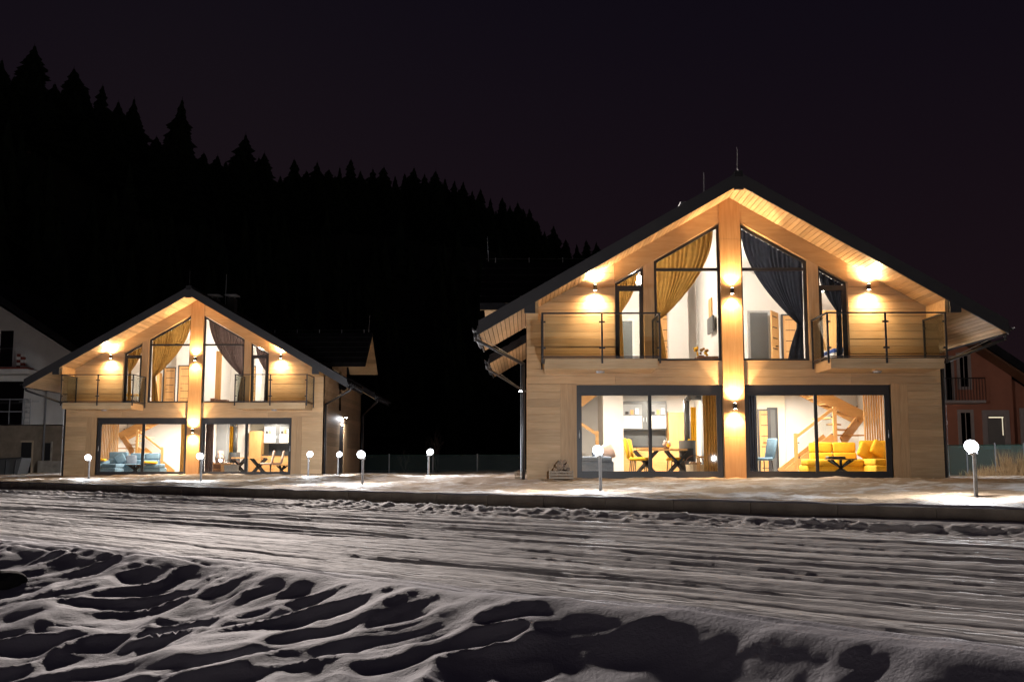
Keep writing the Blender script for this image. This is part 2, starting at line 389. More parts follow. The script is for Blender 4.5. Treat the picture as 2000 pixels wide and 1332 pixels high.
HZ = HZ + 1.2*fbm(HX*.06, HY*.06, 3, 40)*np.minimum(1, fr*2)[:,None]
o = grid_obj('hill', HX, HY, HZ, 'hill_ground'); o['label'] = 'dark wooded hillside behind the cottages'; o['category'] = 'hill'

# spruces -----------------------------------------------------------
def spruce_crown(seed, h=1.0, slim=.17, n=62):
    r = random.Random(seed); mb = MB(); lean = r.uniform(0, 6.28)
    for k in range(n):
        f = (k+.3)/n; z = h*(.06 + .94*f)
        rad = slim*(min(1, 1.2*(1-f)**.80))*(.72+.5*r.random())*(1+.12*math.sin(f*17+lean)) + .006
        nb = 8 if f > .75 else 13
        a0 = r.random()*6.28
        for b in range(nb):
            a = a0 + 6.283*b/nb + r.uniform(-.25, .25); rr = rad*r.uniform(.6, 1.28)*(1+.15*math.cos(a-lean-f*4))
            d = Vector((math.cos(a), math.sin(a), 0)); sdv = Vector((-d.y, d.x, 0)); droop = -.28*rr - .01
            wdt = rr*.22+.004
            root = Vector((0,0,z)); prev = None
            vs = [root, root+d*rr*.45+sdv*wdt+Vector((0,0,droop*.2-.008)), root+d*rr*.5+Vector((0,0,droop*.15+.012)), root+d*rr*.45-sdv*wdt+Vector((0,0,droop*.2-.008)),
                  root+d*rr*.8+sdv*wdt*.55+Vector((0,0,droop*.8-.012)), root+d*rr+Vector((0,0,droop)), root+d*rr*.8-sdv*wdt*.55+Vector((0,0,droop*.8-.012)),
                  root+d*rr*.55+Vector((0,0,droop*.6-.035))]
            mb.add(vs, [(0,1,2),(0,2,3),(1,4,2),(4,5,2),(2,5,6),(2,6,3),(1,7,4),(3,6,7),(4,7,5),(5,7,6)])
    mb.cyl((0,0,h*.97), (0,0,h*1.03), .004, .001, 5)
    return mb
crowns = []
for k in range(5):
    mb = spruce_crown(100+k, 1.0, (.21,.24,.26,.2,.225)[k]); me = bpy.data.meshes.new('spruce_crown'); me.from_pydata(mb.v, [], mb.f); me.materials.append(M['fir']); crowns.append(me)
tmb = MB().cyl((0,0,-.1), (0,0,.9), .018, .004, 7); trunk_me = bpy.data.meshes.new('spruce_trunk'); trunk_me.from_pydata(tmb.v, [], tmb.f); trunk_me.materials.append(M['bark'])
def ordn(n): return str(n) + ('th' if 10 <= n % 100 <= 20 else {1:'st',2:'nd',3:'rd'}.get(n % 10, 'th'))
tops = [(-4,118),(22,150),(57,90),(100,165),(135,135),(163,176),(192,168),(224,200),(254,194),(300,268),(347,196),(393,300),(420,305),(474,264),(512,300),(545,345),(571,312),(596,335),(617,318),(640,332),
        (661,328),(683,312),(702,335),(726,331),(748,327),(770,345),(789,340),(807,329),(828,341),(850,335),(868,350),(887,354),(904,356),(922,374),(938,370),(958,388),(981,387),(996,402),(1011,397),(1022,408),(1034,409),(1049,432),(1064,452),(1082,442),(1105,468),(1127,478),(1146,470),(1166,474),(1190,500)]
for i, (px, py) in enumerate(tops):
    cyy, D = crest(px); D = D*random.uniform(.97, 1.03)
    p = at(px, py, D); base = at(px, cyy+40, D)
    h = (p[2]-base[2]) * 1.0
    t = empty('spruce_tree', base, f'black spruce on the wooded ridge, {ordn(i+1)} treetop from the left edge', 'tree', 'spruces along the ridge')
    wd = h*random.uniform(.85, 1.35)*(1.3 if h < 12 else 1.0)
    for me, nm in ((crowns[i % 5], 'crown'), (trunk_me, 'trunk')):
        o = bpy.data.objects.new(nm, me); C.objects.link(o); o.parent = t; o.scale = (wd, wd, h); o.rotation_euler = (0,0,random.uniform(0,6.28))
# the wood below the skyline: one mass
mass = MB()
for k in range(85):                     # fill-in crowns between the treetops that can be told apart
    px = -60 + 1290*k/85 + random.uniform(-6, 6); top = np.interp(px, [a for a, _ in tops], [b for _, b in tops]); cyy, D = crest(px); D *= random.uniform(.93, 1.04)
    p = at(px, top+random.uniform(14, 46)*(1.3-.6*k/85), D); base = at(px, cyy+40, D); h = max(4, p[2]-base[2]); cm = spruce_crown(300+k, 1.0, random.uniform(.22, .32), 40); wq = h*random.uniform(.9, 1.3)
    mass.add([(base[0]+v[0]*wq, D+v[1]*wq, base[2]+v[2]*h) for v in cm.v], cm.f)
for k in range(260):
    f = random.uniform(.05, .78); px = random.uniform(-250, 1180); cyy, D = crest(px)
    p = Vector(at(px, cyy, D)); foot = Vector((at(px, 905, 62+.04*(px+700)))); q = foot.lerp(p, f); q.z = -.2+(p.z+.2)*f**1.25
    h = random.uniform(7, 11); wdt = h*.24; n = 7; z0 = q.z-.5
    for c_ in range(5):
        zc = z0 + h*(.1+.17*c_); rc = wdt*(1-.18*c_); rot = random.random()*6
        ring = [(q.x+rc*random.uniform(.7,1.2)*math.cos(rot+6.283*i/n), q.y+rc*random.uniform(.7,1.2)*math.sin(rot+6.283*i/n), zc-random.uniform(0,.06)*h) for i in range(n)]
        mass.add([(q.x, q.y, zc+h*.3)]+ring, [(0, 1+i, 1+(i+1)%n) for i in range(n)])
o = mass.build('forest', 'fir'); tag(o, 'dense black spruce wood covering the hillside below the ridge', 'forest', None, 'stuff')

# kerb wall -----------------------------------------------------------
kerb = empty('kerb_wall', (*st(-10, T_K), 0), 'low concrete slab kerb wall between the road and the yard', 'wall'); kerb.rotation_euler = (0, 0, math.atan2(e_s.y, e_s.x))
L_ = 1.25; k0 = int(-70/L_); variants = []
for v in range(4):
    mb = MB().box(.006, L_-.006, 0, .1, -.3, .0); mb.box(.0, L_, .012, .10, -.3, -.012); variants.append(mb)
for k in range(k0, int(30/L_)):
    mb = MB(); j = random.uniform(-.008, .008)
    mb.box(.005, L_-.005, 0, .14, -.15, .33+j); 
    o = mb.build('kerb_slab', 'concrete', kerb); o.location = (k*L_+10, random.uniform(-.008,.008), 0); o.rotation_euler = (random.uniform(-.012,.012), 0, random.uniform(-.004,.004))
cap = MB()
ss = np.arange(-70, 30, .09)
for i in range(len(ss)-1):
    a, b_ = ss[i], ss[i+1]; ha, hb = [.338+.02*(float(fbm(np.array([q*1.7]), np.array([3.3]), 3, 50)[0])+.35) for q in (a, b_)]
    cap.add([(a+10,.015,.325),(b_+10,.015,.325),(b_+10,.03,hb),(a+10,.03,ha),(a+10,.22,ha+.003),(b_+10,.22,hb+.003)], [(0,1,2,3),(3,2,5,4)])
o = cap.build('snow_cap', 'bank_snow', kerb, smooth=True); o['kind'] = 'stuff'

# ------------------------------------------------------------------ cottages
H1 = Vector((5.469, 27.606, .55)); H2 = Vector((-13.98, 44.09, .466))
W_, POST, S_IN, S_OUT, S_MID, S_TOP = 5.435, .2745, .285, 4.125, 2.186, 2.40
W_OUT, W_BOT, D_IN, D_OUT, OV, EU = 2.04, 3.036, 2.322, 3.075, 1.37, 6.66
SL, APEX, DEPTH, BACK = .577, 7.43, 10.3, 11.6
B_IN, B_OUT, B_MID, BP, BF, BB, RT = 2.10, 5.04, 3.548, 1.48, 2.962, 2.694, 4.09
wtop = lambda u: 6.91 - SL*abs(u)
soff = lambda u: APEX - SL*abs(u)
def clip_board(u0, u1, w0, w1, top, sg):      # horizontal board clipped by the sloping line top(u)
    pts = [(u0, w0), (u1, w0), (u1, w1), (u0, w1)]
    res = []
    for i in range(4):
        a, b = pts[i], pts[(i+1)%4]; da, db = top(a[0])-a[1], top(b[0])-b[1]
        if da >= 0: res.append(a)
        if (da >= 0) != (db >= 0):
            k = da/(da-db); res.append((a[0]+(b[0]-a[0])*k, a[1]+(b[1]-a[1])*k))
    return [(sg*x, z) for x, z in res] if len(res) >= 3 else None

def cottage(H, label, side_boards, dormer_side):
    h = empty('timber_cottage', H, label, 'house', 'timber-clad twin cottages')
    # ---- front wall: backing with openings, boards as pieces
    bk = MB()
    for sg in (-1, 1):
        x = lambda a, b: (sg*a, sg*b) if sg > 0 else (-b, -a)
        bk.box(*x(S_OUT, W_), .03, .30, -.4, 2.42)
        bk.box(*x(POST, S_OUT), .03, .30, 2.40, W_BOT)
        bk.box(*x(S_OUT+.001, W_), .031, .30, 2.42, W_BOT)
        bk.prism([(sg*D_OUT, W_BOT), (sg*W_, W_BOT), (sg*W_, soff(W_)), (sg*D_OUT, soff(D_OUT))], .03, .30)
        bk.prism([(sg*W_OUT, W_BOT), (sg*D_IN, W_BOT), (sg*D_IN, wtop(D_IN)), (sg*W_OUT, wtop(W_OUT))], .03, .30)
        bk.prism([(0, wtop(0)), (sg*D_OUT, wtop(D_OUT)), (sg*D_OUT, soff(D_OUT)), (0, soff(0))], .031, .30)
    bk.box(-POST, POST, .032, .30, -.4, 6.8)
    wall = bk.build('front_wall', 'clad_h', h)
    def piece(mb, nm='board', mat='clad_h', par=None): return mb.build(nm, mat, par or wall)
    g = .007
    for sg in (-1, 1):
        # upper side boards
        z = 2.43; pitch = .198
        for k in range(18):
            w0, w1 = z + k*pitch, z + (k+1)*pitch - g
            p = clip_board(3.10, W_+.004, w0, w1, soff, sg)
            if p: piece(MB().prism(p, random.uniform(-.003, .002), .031))
        # lower side boards
        for k in range(14):
            w0 = -.35 + k*pitch; w1 = min(w0 + pitch - g, 2.425)
            if w1 > w0+.02: piece(MB().box(*sorted((sg*4.56, sg*(W_+.004))), random.uniform(-.003,.002), .031, w0, w1))
        # vertical panel beside the sliding door
        for a, b in ((S_OUT+.002, 4.34), (4.344, 4.556)):
            piece(MB().box(*sorted((sg*a, sg*b)), -.004, .031, -.35, 2.425), 'panel', 'clad_v')
        # band above the sliding door
        for k in range(3):
            w0 = 2.402 + k*.205; w1 = min(w0+.201, W_BOT-.012)
            piece(MB().box(*sorted((sg*(POST+.002), sg*3.096)), -.002+random.uniform(-.002,.002), .031, w0, w1))
        # rafter trim, mullion trims
        seam = 3.09
        piece(MB().prism([(sg*POST, wtop(POST)), (sg*seam, wtop(seam)), (sg*seam, soff(seam)-.004), (sg*POST, soff(POST)-.004)], -.035, .032), 'rafter_trim', 'trim_wood')
        piece(MB().prism([(sg*(W_OUT+.002), W_BOT-.004), (sg*(D_IN-.002), W_BOT-.004), (sg*(D_IN-.002), wtop(D_IN)), (sg*(W_OUT+.002), wtop(W_OUT))], -.03, .032), 'mullion_trim', 'clad_v')
    for a, b in ((-.35, 1.02), (1.024, 2.56), (2.564, 4.72), (4.724, 6.3)):
        piece(MB().box(-POST, POST, -.06, .033, a, b), 'post_panel', 'post_wood')
    piece(MB().prism([(-POST, 6.304), (POST, 6.304), (POST, soff(POST)), (0, soff(0)), (-POST, soff(POST))], -.06, .033), 'post_panel', 'post_wood')
    # ---- side and back walls
    DV0, DV1 = 3.55, 5.65
    for sg in (-1, 1):
        mb = MB().box(*sorted((sg*(W_-.03), sg*(W_-.28))), .30, DEPTH, -.4, soff(W_)); sw = mb.build('side_wall', 'clad_side', h)
        if side_boards == sg:
            for k in range(24):
                w0 = -.35 + k*.198; w1 = min(w0+.194, soff(W_)-.01)
                if w1 <= w0+.03: continue
                segs = [(.0, 4.05), (5.95, DEPTH)] if w0 < 2.2 else [(.0, DEPTH)]
                for a, b in segs:
                    o = MB().box(*sorted((sg*W_, sg*(W_-.031))), a+.032, b, w0, w1).build('board', 'clad_side', sw)
            # side door with pale jamb
            d = MB().box(*sorted((sg*(W_-.02), sg*(W_-.05))), 4.06, 5.94, -.3, 2.38).build('side_door', 'anthracite', h); d['label'] = 'dark grey door in the side wall'
            MB().box(*sorted((sg*(W_+.02), sg*(W_-.03))), 5.2, 5.94, -.3, 2.36).build('door_jamb', 'clad_v', d)
            MB().box(*sorted((sg*(W_+.01), sg*(W_-.03))), 4.05, 5.95, 2.36, 2.42).build('door_head', 'anthracite', d)
    MB().prism([(-W_, -.4), (W_, -.4), (W_, soff(W_)), (0, soff(0)), (-W_, soff(W_))], DEPTH-.25, DEPTH).build('back_wall', 'clad_h', h)
    # ---- roof
    roof = empty('roof', (0,0,0)); roof.parent = h
    TH = .30
    def slope(sg, u0, u1, v0, v1):             # slab with stepped tile courses on top
        n = max(1, round((u1-u0)/.33)); prof = [(u0, soff(u0)+.028), (u1, soff(u1)+.028)]
        for k in range(n):
            ua, ub = u1-(u1-u0)*k/n, u1-(u1-u0)*(k+1)/n
            prof += [(ua, soff(ua)+TH+.02), (ub, soff(ub)+TH-.015)]
        return MB().prism([(sg*a, b) for a, b in prof], v0, v1)
    for sg in (-1, 1):
        for (u0, u1, v0, v1) in (((0, EU, -OV+.03, 2.62), (0, 5.2, 2.62, 6.58), (0, EU, 6.58, BACK)) if sg == dormer_side else ((0, EU, -OV+.03, BACK),)):
            slope(sg, u0, u1, v0, v1).build('tiled_slope', 'roof_tile', roof)
        # verge boards on the front edge
        MB().prism([(0, soff(0)-.02), (sg*EU, soff(EU)-.02), (sg*EU, soff(EU)+TH+.03), (0, soff(0)+TH+.03)], -OV-.02, -OV+.03).build('verge_board', 'anthracite', roof)
        MB().box(*sorted((sg*EU, sg*(EU+.03))), -OV, 2.6 if sg == dormer_side else 6.6, soff(EU)-.03, soff(EU)+.2).build('fascia', 'anthracite', roof)
        MB().box(*sorted((sg*EU, sg*(EU+.03))), 6.6, BACK, soff(EU)-.03, soff(EU)+.2).build('fascia', 'anthracite', roof)
        MB().box(*sorted((sg*5.22, sg*5.50)), -OV-.012, -OV+.10, soff(5.5)-.14, soff(5.3)+.1).build('purlin_end', 'anthracite', roof)
        # boxed purlin carrying the overhang
        MB().prism([(sg*5.14, soff(5.14)-.004), (sg*5.44, soff(5.44)-.004), (sg*5.44, soff(5.44)-.17), (sg*5.14, soff(5.44)-.17)], -OV+.11, 0).build('purlin', 'trim_wood', roof)
        # soffit boards run from front to back
        cosl = 1/math.sqrt(1+SL*SL); n = 62; du = (EU-.02)/n
        for k in range(n):
            a, b = .01 + k*du, .01 + (k+1)*du - .013
            dz = random.uniform(-.002, .002)
            segs = [(-OV+.03, 0.0)] if b < W_ else ([(-OV+.03, 2.6), (6.6, BACK)] if sg == dormer_side else [(-OV+.03, BACK)])
            for (v0, v1) in segs:
                MB().prism([(sg*a, soff(a)+dz), (sg*b, soff(b)+dz), (sg*b, soff(b)+.027), (sg*a, soff(a)+.027)], v0, v1).build('soffit_board', 'soffit_wood', roof)
    MB().box(-.10, .10, -OV-.03, BACK, soff(0)+TH-.10, soff(0)+TH+.06).build('ridge_cap', 'roof_tile', roof)
    MB().box(-.12, .12, -OV-.016, -OV+.08, soff(0)-.13, soff(0)+.1).build('purlin_end', 'anthracite', roof)
    rod = MB().cyl((0, -OV+.1, soff(0)+TH), (0, -OV+.1, soff(0)+TH+.72), .007, .004, 6).build('lightning_rod', 'anthracite', roof)
    MB().cyl((0, -OV, soff(0)+TH+.1), (0, BACK, soff(0)+TH+.1), .008, n=5).build('ridge_wire', 'anthracite', roof)
    # chimney
    MB().box(-.62, -.30, 3.7, 4.2, 6.9, 8.10).build('chimney', 'soft_black', roof); MB().box(.15, .50, 3.7, 4.2, 6.9, 8.10).build('chimney', 'soft_black', roof)
    for a_, b_ in ((-.74, -.2), (.06, .60)):
        MB().box(a_, b_, 3.62, 4.28, 8.22, 8.27).build('chimney_cap', 'galv', roof)
        for q_ in (a_+.14, b_-.16): MB().box(q_, q_+.02, 3.9, 3.95, 8.1, 8.22).build('cap_leg', 'galv', roof)
    MB().cyl((.03, 3.9, 7.5), (.03, 3.9, 9.25), .012, .006, 6).build('antenna_rod', 'galv', roof)
    # ---- dormer on the slope facing the gap
    for sg in (dormer_side,):
        dm = empty('dormer', (0,0,0)); dm.parent = h
        vm, rw, ew, hv = 4.6, 6.42, 4.80, 2.0; ds = (rw-ew)/hv
        wallp = [(DV0, 3.9), (DV1, 3.9), (DV1, rw-ds*(DV1-vm)), (vm, rw), (DV0, rw-ds*(vm-DV0))]
        MB().prismx(wallp, *sorted((sg*(W_-.3), sg*W_))).build('dormer_wall', 'clad_side', dm)
        MB().box(*sorted((sg*(W_-.1), sg*(W_+.012))), 3.78, 4.22, 2.9, 4.72).build('dormer_window', 'dark_glass', dm)
        for q in (-1, 1):
            ri, ei, n = 1.85, 4.72, 6; mb = MB()        # courses; inner edge follows the valley on the main roof
            for k in range(n):
                fa, fb = k/n, (k+1)/n; ua, ub = ri+(ei-ri)*fa, ri+(ei-ri)*fb
                ya, yb, za, zb = vm+q*hv*fa, vm+q*hv*fb, rw-(rw-ew)*fa, rw-(rw-ew)*fb
                vs = [(sg*ua,ya,za),(sg*6.8,ya,za),(sg*6.8,yb,zb),(sg*ub,yb,zb),(sg*ua,ya,za+.165),(sg*6.8,ya,za+.165),(sg*6.8,yb,zb+.2),(sg*ub,yb,zb+.2)]
                fs = [(0,1,2,3),(7,6,5,4),(0,4,5,1),(1,5,6,2),(2,6,7,3),(3,7,4,0)]
                mb.add(vs, fs if sg*q < 0 else [f[::-1] for f in fs])
            mb.build('dormer_slope', 'roof_tile', dm)
            for k in range(10):                 # soffit boards under the dormer overhang
                fa, fb = k/10, (k+1)/10-.004
                MB().prismx([(vm+q*hv*fa, rw-(rw-ew)*fa-.003), (vm+q*hv*fb, rw-(rw-ew)*fb-.003), (vm+q*hv*fb, rw-(rw-ew)*fb-.025), (vm+q*hv*fa, rw-(rw-ew)*fa-.025)], *sorted((sg*W_, sg*6.79))).build('soffit_board', 'soffit_wood', dm)
        MB().cyl((sg*1.5, vm, rw+.28), (sg*6.7, vm, rw+.28), .009, n=5).build('ridge_wire', 'anthracite', dm)
        MB().cyl((sg*6.62, vm, rw+.2), (sg*6.66, vm, rw+1.0), .008, .004, 6).build('lightning_rod', 'galv', dm)
        for q in range(5): MB().cyl((sg*(2.2+q*1.05), vm, rw+.16), (sg*(2.2+q*1.05), vm, rw+.32), .012, n=5).build('wire_holder', 'galv', dm)
    # ---- gutters and downpipes
    for sg in (-1, 1):
        gt = empty('gutter', (0,0,0)); gt.parent = h
        for (v0, v1) in (((-OV, 2.6), (6.6, BACK)) if sg == dormer_side else ((-OV, BACK),)):
            mb = MB(); n = 7; u0, w0 = sg*(EU+.10), soff(EU)+.14
            ring = [(u0+sg*.07*math.cos(math.pi+math.pi*i/n), w0+.07*math.sin(math.pi+math.pi*i/n)) for i in range(n+1)]
            inn = [(u0+sg*.06*math.cos(math.pi+math.pi*i/n), w0+.06*math.sin(math.pi+math.pi*i/n)) for i in range(n+1)]
            mb.prism(ring+inn[::-1], v0, v1).build('trough', 'anthracite', gt)
            v = v0+.15
            while v < v1:
                MB().bar((sg*(EU+.17), v, soff(EU)+.16), (sg*(EU+.02), v, soff(EU)+.05), .02, .015).build('bracket', 'galv', gt); v += .55
        for (va, vw) in ((-.95, .12), (6.9, DEPTH-.15)):
            p = MB(); e = (sg*(EU+.10), va, soff(EU)+.07); e2 = (sg*(EU+.09), va, soff(EU)-.10); c_ = (sg*(W_+.09), vw, soff(EU)-.62); d_ = (sg*(W_+.09), vw, -.25)
            p.cyl(e, e2, .042, n=10).cyl(e2, c_, .042, n=10).cyl(c_, d_, .042, n=10).ball(e2, .044).ball(c_, .044)
            p.build('downpipe', 'anthracite', gt, smooth=True)
            MB().cyl((sg*(EU+.17), va+.05, soff(EU)+.1), (sg*(W_+.16), vw, soff(EU)-.56), .008, n=5).cyl((sg*(W_+.16), vw, soff(EU)-.56), (sg*(W_+.16), vw, -.2), .008, n=5).build('earth_wire', 'steel', gt)
    # ---- sliding doors
    for sg in (-1, 1):
        sd_ = empty('sliding_door', (0,0,0)); sd_.parent = h
        a, b = sorted((sg*S_IN, sg*S_OUT)); f0, f1 = .11, .23
        MB().box(a, b, f0, f1, 2.18, S_TOP).build('head_box', 'anthracite', sd_)
        MB().box(a, b, f0, f1, -.05, .085).build('sill', 'anthracite', sd_)
        for q, wdt in ((a, .085), (b, -.085)): MB().box(q, q+wdt, f0, f1, .085, 2.18).build('jamb', 'anthracite', sd_)
        m_ = sg*S_MID
        ia, ib = a+.085, b-.085
        for (x0, x1, v) in ((ia, m_+.05, .185), (m_-.05, ib, .13)):
            mb = MB(); ft = .055
            mb.box(x0, x0+ft, v, v+.045, .085, 2.18).box(x1-ft, x1, v, v+.045, .085, 2.18).box(x0+ft, x1-ft, v, v+.045, .085, .14).box(x0+ft, x1-ft, v, v+.045, 2.13, 2.18)
            mb.build('sash', 'anthracite', sd_)
            MB().box(x0+ft, x1-ft, v+.018, v+.028, .14, 2.13).build('pane', 'pane_glass', sd_)
        hx = (b-.07) if sg > 0 else (a+.07)
        MB().rbox(hx-.012, hx+.012, .09, .125, 1.0, 1.22, .008).build('handle', 'steel', sd_)
        # reveal lining
        MB().box(*( (b-.0, b+.0015) if sg > 0 else (a-.0015, a)), .0, .23, -.05, 2.4).build('reveal', 'clad_v', sd_)
    # ---- upper gable windows
    for sg in (-1, 1):
        gw = empty('gable_window', (0,0,0)); gw.parent = h; f0, f1 = .08, .16
        u0, u1, ft = POST, W_OUT, .06; tz = 5.50
        s_ = lambda pts: [(sg*x, z) for x, z in pts]
        mb = MB()
        mb.prism(s_([(u0, W_BOT), (u0+ft, W_BOT), (u0+ft, wtop(u0+ft)-.02), (u0, wtop(u0)-.02)]), f0, f1)
        mb.prism(s_([(u1-ft*1.3, W_BOT), (u1, W_BOT), (u1, wtop(u1)-.02), (u1-ft*1.3, wtop(u1-ft*1.3)-.02)]), f0, f1)
        mb.prism(s_([(u0+ft, wtop(u0+ft)-.10), (u1-ft*1.3, wtop(u1-ft*1.3)-.10), (u1-ft*1.3, wtop(u1-ft*1.3)-.02), (u0+ft, wtop(u0+ft)-.02)]), f0, f1)
        mb.box(*sorted((sg*(u0+ft), sg*(u1-ft*1.3))), f0, f1, W_BOT, W_BOT+.065)
        mb.box(*sorted((sg*(u0+ft), sg*(u1-ft*1.3))), f0+.01, f1-.01, tz-.04, tz+.04)
        mb.build('frame', 'anthracite', gw)
        MB().box(*sorted((sg*(u0+ft), sg*(u1-ft*1.3))), .115, .125, W_BOT+.065, tz-.04).build('pane', 'pane_glass', gw)
        MB().prism(s_([(u0+ft, tz+.04), (u1-ft*1.3, tz+.04), (u1-ft*1.3, max(tz+.045, wtop(u1-ft*1.3)-.10)), (u0+ft, wtop(u0+ft)-.10)]), .115, .125).build('pane', 'pane_glass', gw)
        MB().box(*sorted((sg*u0, sg*u1)), -.02, .08, W_BOT-.012, W_BOT).build('sill', 'clad_h', gw)
        bd = empty('balcony_door', (0,0,0)); bd.parent = h
        u0, u1 = D_IN, D_OUT; tz = 5.0; ft = .055; mb = MB()
        mb.prism(s_([(u0, W_BOT-.03), (u0+ft, W_BOT-.03), (u0+ft, wtop(u0+ft)-.02), (u0, wtop(u0)-.02)]), f0, f1)
        mb.prism(s_([(u1-ft, W_BOT-.03), (u1, W_BOT-.03), (u1, wtop(u1)-.02), (u1-ft, wtop(u1-ft)-.02)]), f0, f1)
        mb.prism(s_([(u0+ft, wtop(u0+ft)-.08), (u1-ft, wtop(u1-ft)-.08), (u1-ft, wtop(u1-ft)-.02), (u0+ft, wtop(u0+ft)-.02)]), f0, f1)
        mb.box(*sorted((sg*(u0+ft), sg*(u1-ft))), f0, f1, tz-.08, tz+.06)
        mb.box(*sorted((sg*(u0+ft), sg*(u1-ft))), f0, f1, W_BOT-.03, W_BOT+.08)
        mb.box(*sorted((sg*(u0+ft), sg*(u0+ft+.055))), f0+.008, f1-.008, W_BOT+.08, tz-.08).box(*sorted((sg*(u1-ft), sg*(u1-ft-.055))), f0+.008, f1-.008, W_BOT+.08, tz-.08)
        mb.build('frame', 'anthracite', bd)
        MB().box(*sorted((sg*(u0+ft+.055), sg*(u1-ft-.055))), .115, .125, W_BOT+.08, tz-.08).build('pane', 'pane_glass', bd)
        MB().prism(s_([(u0+ft, tz+.06), (u1-ft, tz+.06), (u1-ft, wtop(u1-ft)-.08), (u0+ft, wtop(u0+ft)-.08)]), .115, .125).build('pane', 'pane_glass', bd)
        # ---- balcony
        bl = empty('balcony', (0,0,0)); bl.parent = h
        bb = MB().box(*sorted((sg*(B_IN+.07), sg*(B_OUT-.07))), -BP+.05, -.006, BB, BF-.02); bb.build('slab', 'clad_h', bl)
        for k in range(2): MB().box(*sorted((sg*(B_IN+.06), sg*(B_OUT-.06))), -BP+.03, -BP+.049, BB-.004+k*.136, BB+.128+k*.136).build('front_board', 'clad_h', bl)
        MB().box(*sorted((sg*(B_IN+.04), sg*(B_OUT-.04))), -BP+.02, -.008, BF-.019, BF).build('deck', 'anthracite', bl)
        rl = empty('balcony_railing', (0,0,0)); rl.parent = h
        pts = [(B_IN, -BP), (B_MID, -BP), (B_OUT, -BP), (B_IN, -.06), (B_OUT, -.06)]
        for i, (u, v) in enumerate(pts):
            MB().box(*sorted((sg*(u-.022), sg*(u+.022))), v-.022, v+.022, BF-.14 if v < -1 else BF-.16, RT-.02).build('post', 'anthracite', rl)
        for a, b in (((B_IN-.03, -BP), (B_OUT+.03, -BP)), ((B_IN, -BP+.03), (B_IN, -.04)), ((B_OUT, -BP+.03), (B_OUT, -.04))):
            MB().bar((sg*a[0], a[1], RT), (sg*b[0], b[1], RT), .05, .035).build('top_rail', 'anthracite', rl)
            MB().bar((sg*a[0], a[1], BF+.03), (sg*b[0], b[1], BF+.03), .035, .03).build('bottom_rail', 'anthracite', rl)
        for (a, b) in (((B_IN, -BP), (B_MID, -BP)), ((B_MID, -BP), (B_OUT, -BP)), ((B_IN, -BP), (B_IN, -.06)), ((B_OUT, -BP), (B_OUT, -.06))):
            A_, B2 = Vector((sg*a[0], a[1], 0)), Vector((sg*b[0], b[1], 0)); d = (B2-A_).normalized()
            p, q = A_+d*.055, B2-d*.055; zc = (BF+.07+RT-.05)/2
            MB().bar((p.x, p.y, zc), (q.x, q.y, zc), .01, RT-.05-BF-.07).build('glass_panel', 'rail_glass', rl)
            for e, s2 in ((p, 1), (q, -1)):
                for zz in (BF+.25, RT-.22): MB().bar(e-d*.03*s2+Vector((0,0,zz)), e+d*.02*s2+Vector((0,0,zz)), .03, .045).build('clamp', 'anthracite', rl)
    # ---- shell inside
    MB().box(-W_+.28, W_-.28, .31, DEPTH-.26, -.2, -.002).build('ground_floor', 'floor_tile', h)
    MB().box(-W_+.28, -.082, .32, 5.9, 2.56, 2.93).box(.082, W_-.28, .32, 5.9, 2.56, 2.93).build('ceiling', 'white_wall', h)
    MB().box(-.08, .08, .31, DEPTH-.26, -.002, 7.25).build('party_wall', 'white_wall', h)
    for sg in (-1, 1):
        MB().prism([(sg*.081, soff(.081)-.16), (sg*(W_-.281), soff(W_-.281)-.16), (sg*(W_-.281), soff(W_-.281)-.04), (sg*.081, soff(.081)-.04)], .31, 5.9).build('sloped_ceiling', 'white_wall', h)
        MB().box(*sorted((sg*(W_-.282), sg*(W_-.30))), .31, 6.2, 0, 4.4).build('inner_lining', 'white_wall', h)
        MB().box(*sorted((sg*.081, sg*(W_-.301))), 6.0, 6.1, 0, 2.56).build('back_partition', 'white_wall', h)
        MB().prism([(sg*.081, 2.94), (sg*(W_-.301), 2.94), (sg*(W_-.301), soff(W_-.3)-.165), (sg*.081, soff(.081)-.165)], 5.0, 5.1).build('upper_partition', 'white_wall', h)
    return h
C1 = cottage(H1, 'larger-looking timber cottage on the right, near the salmon house, with lit gable windows', 0, -1)
C2 = cottage(H2, 'farther timber cottage on the left, beside the unfinished white building', 1, 1)

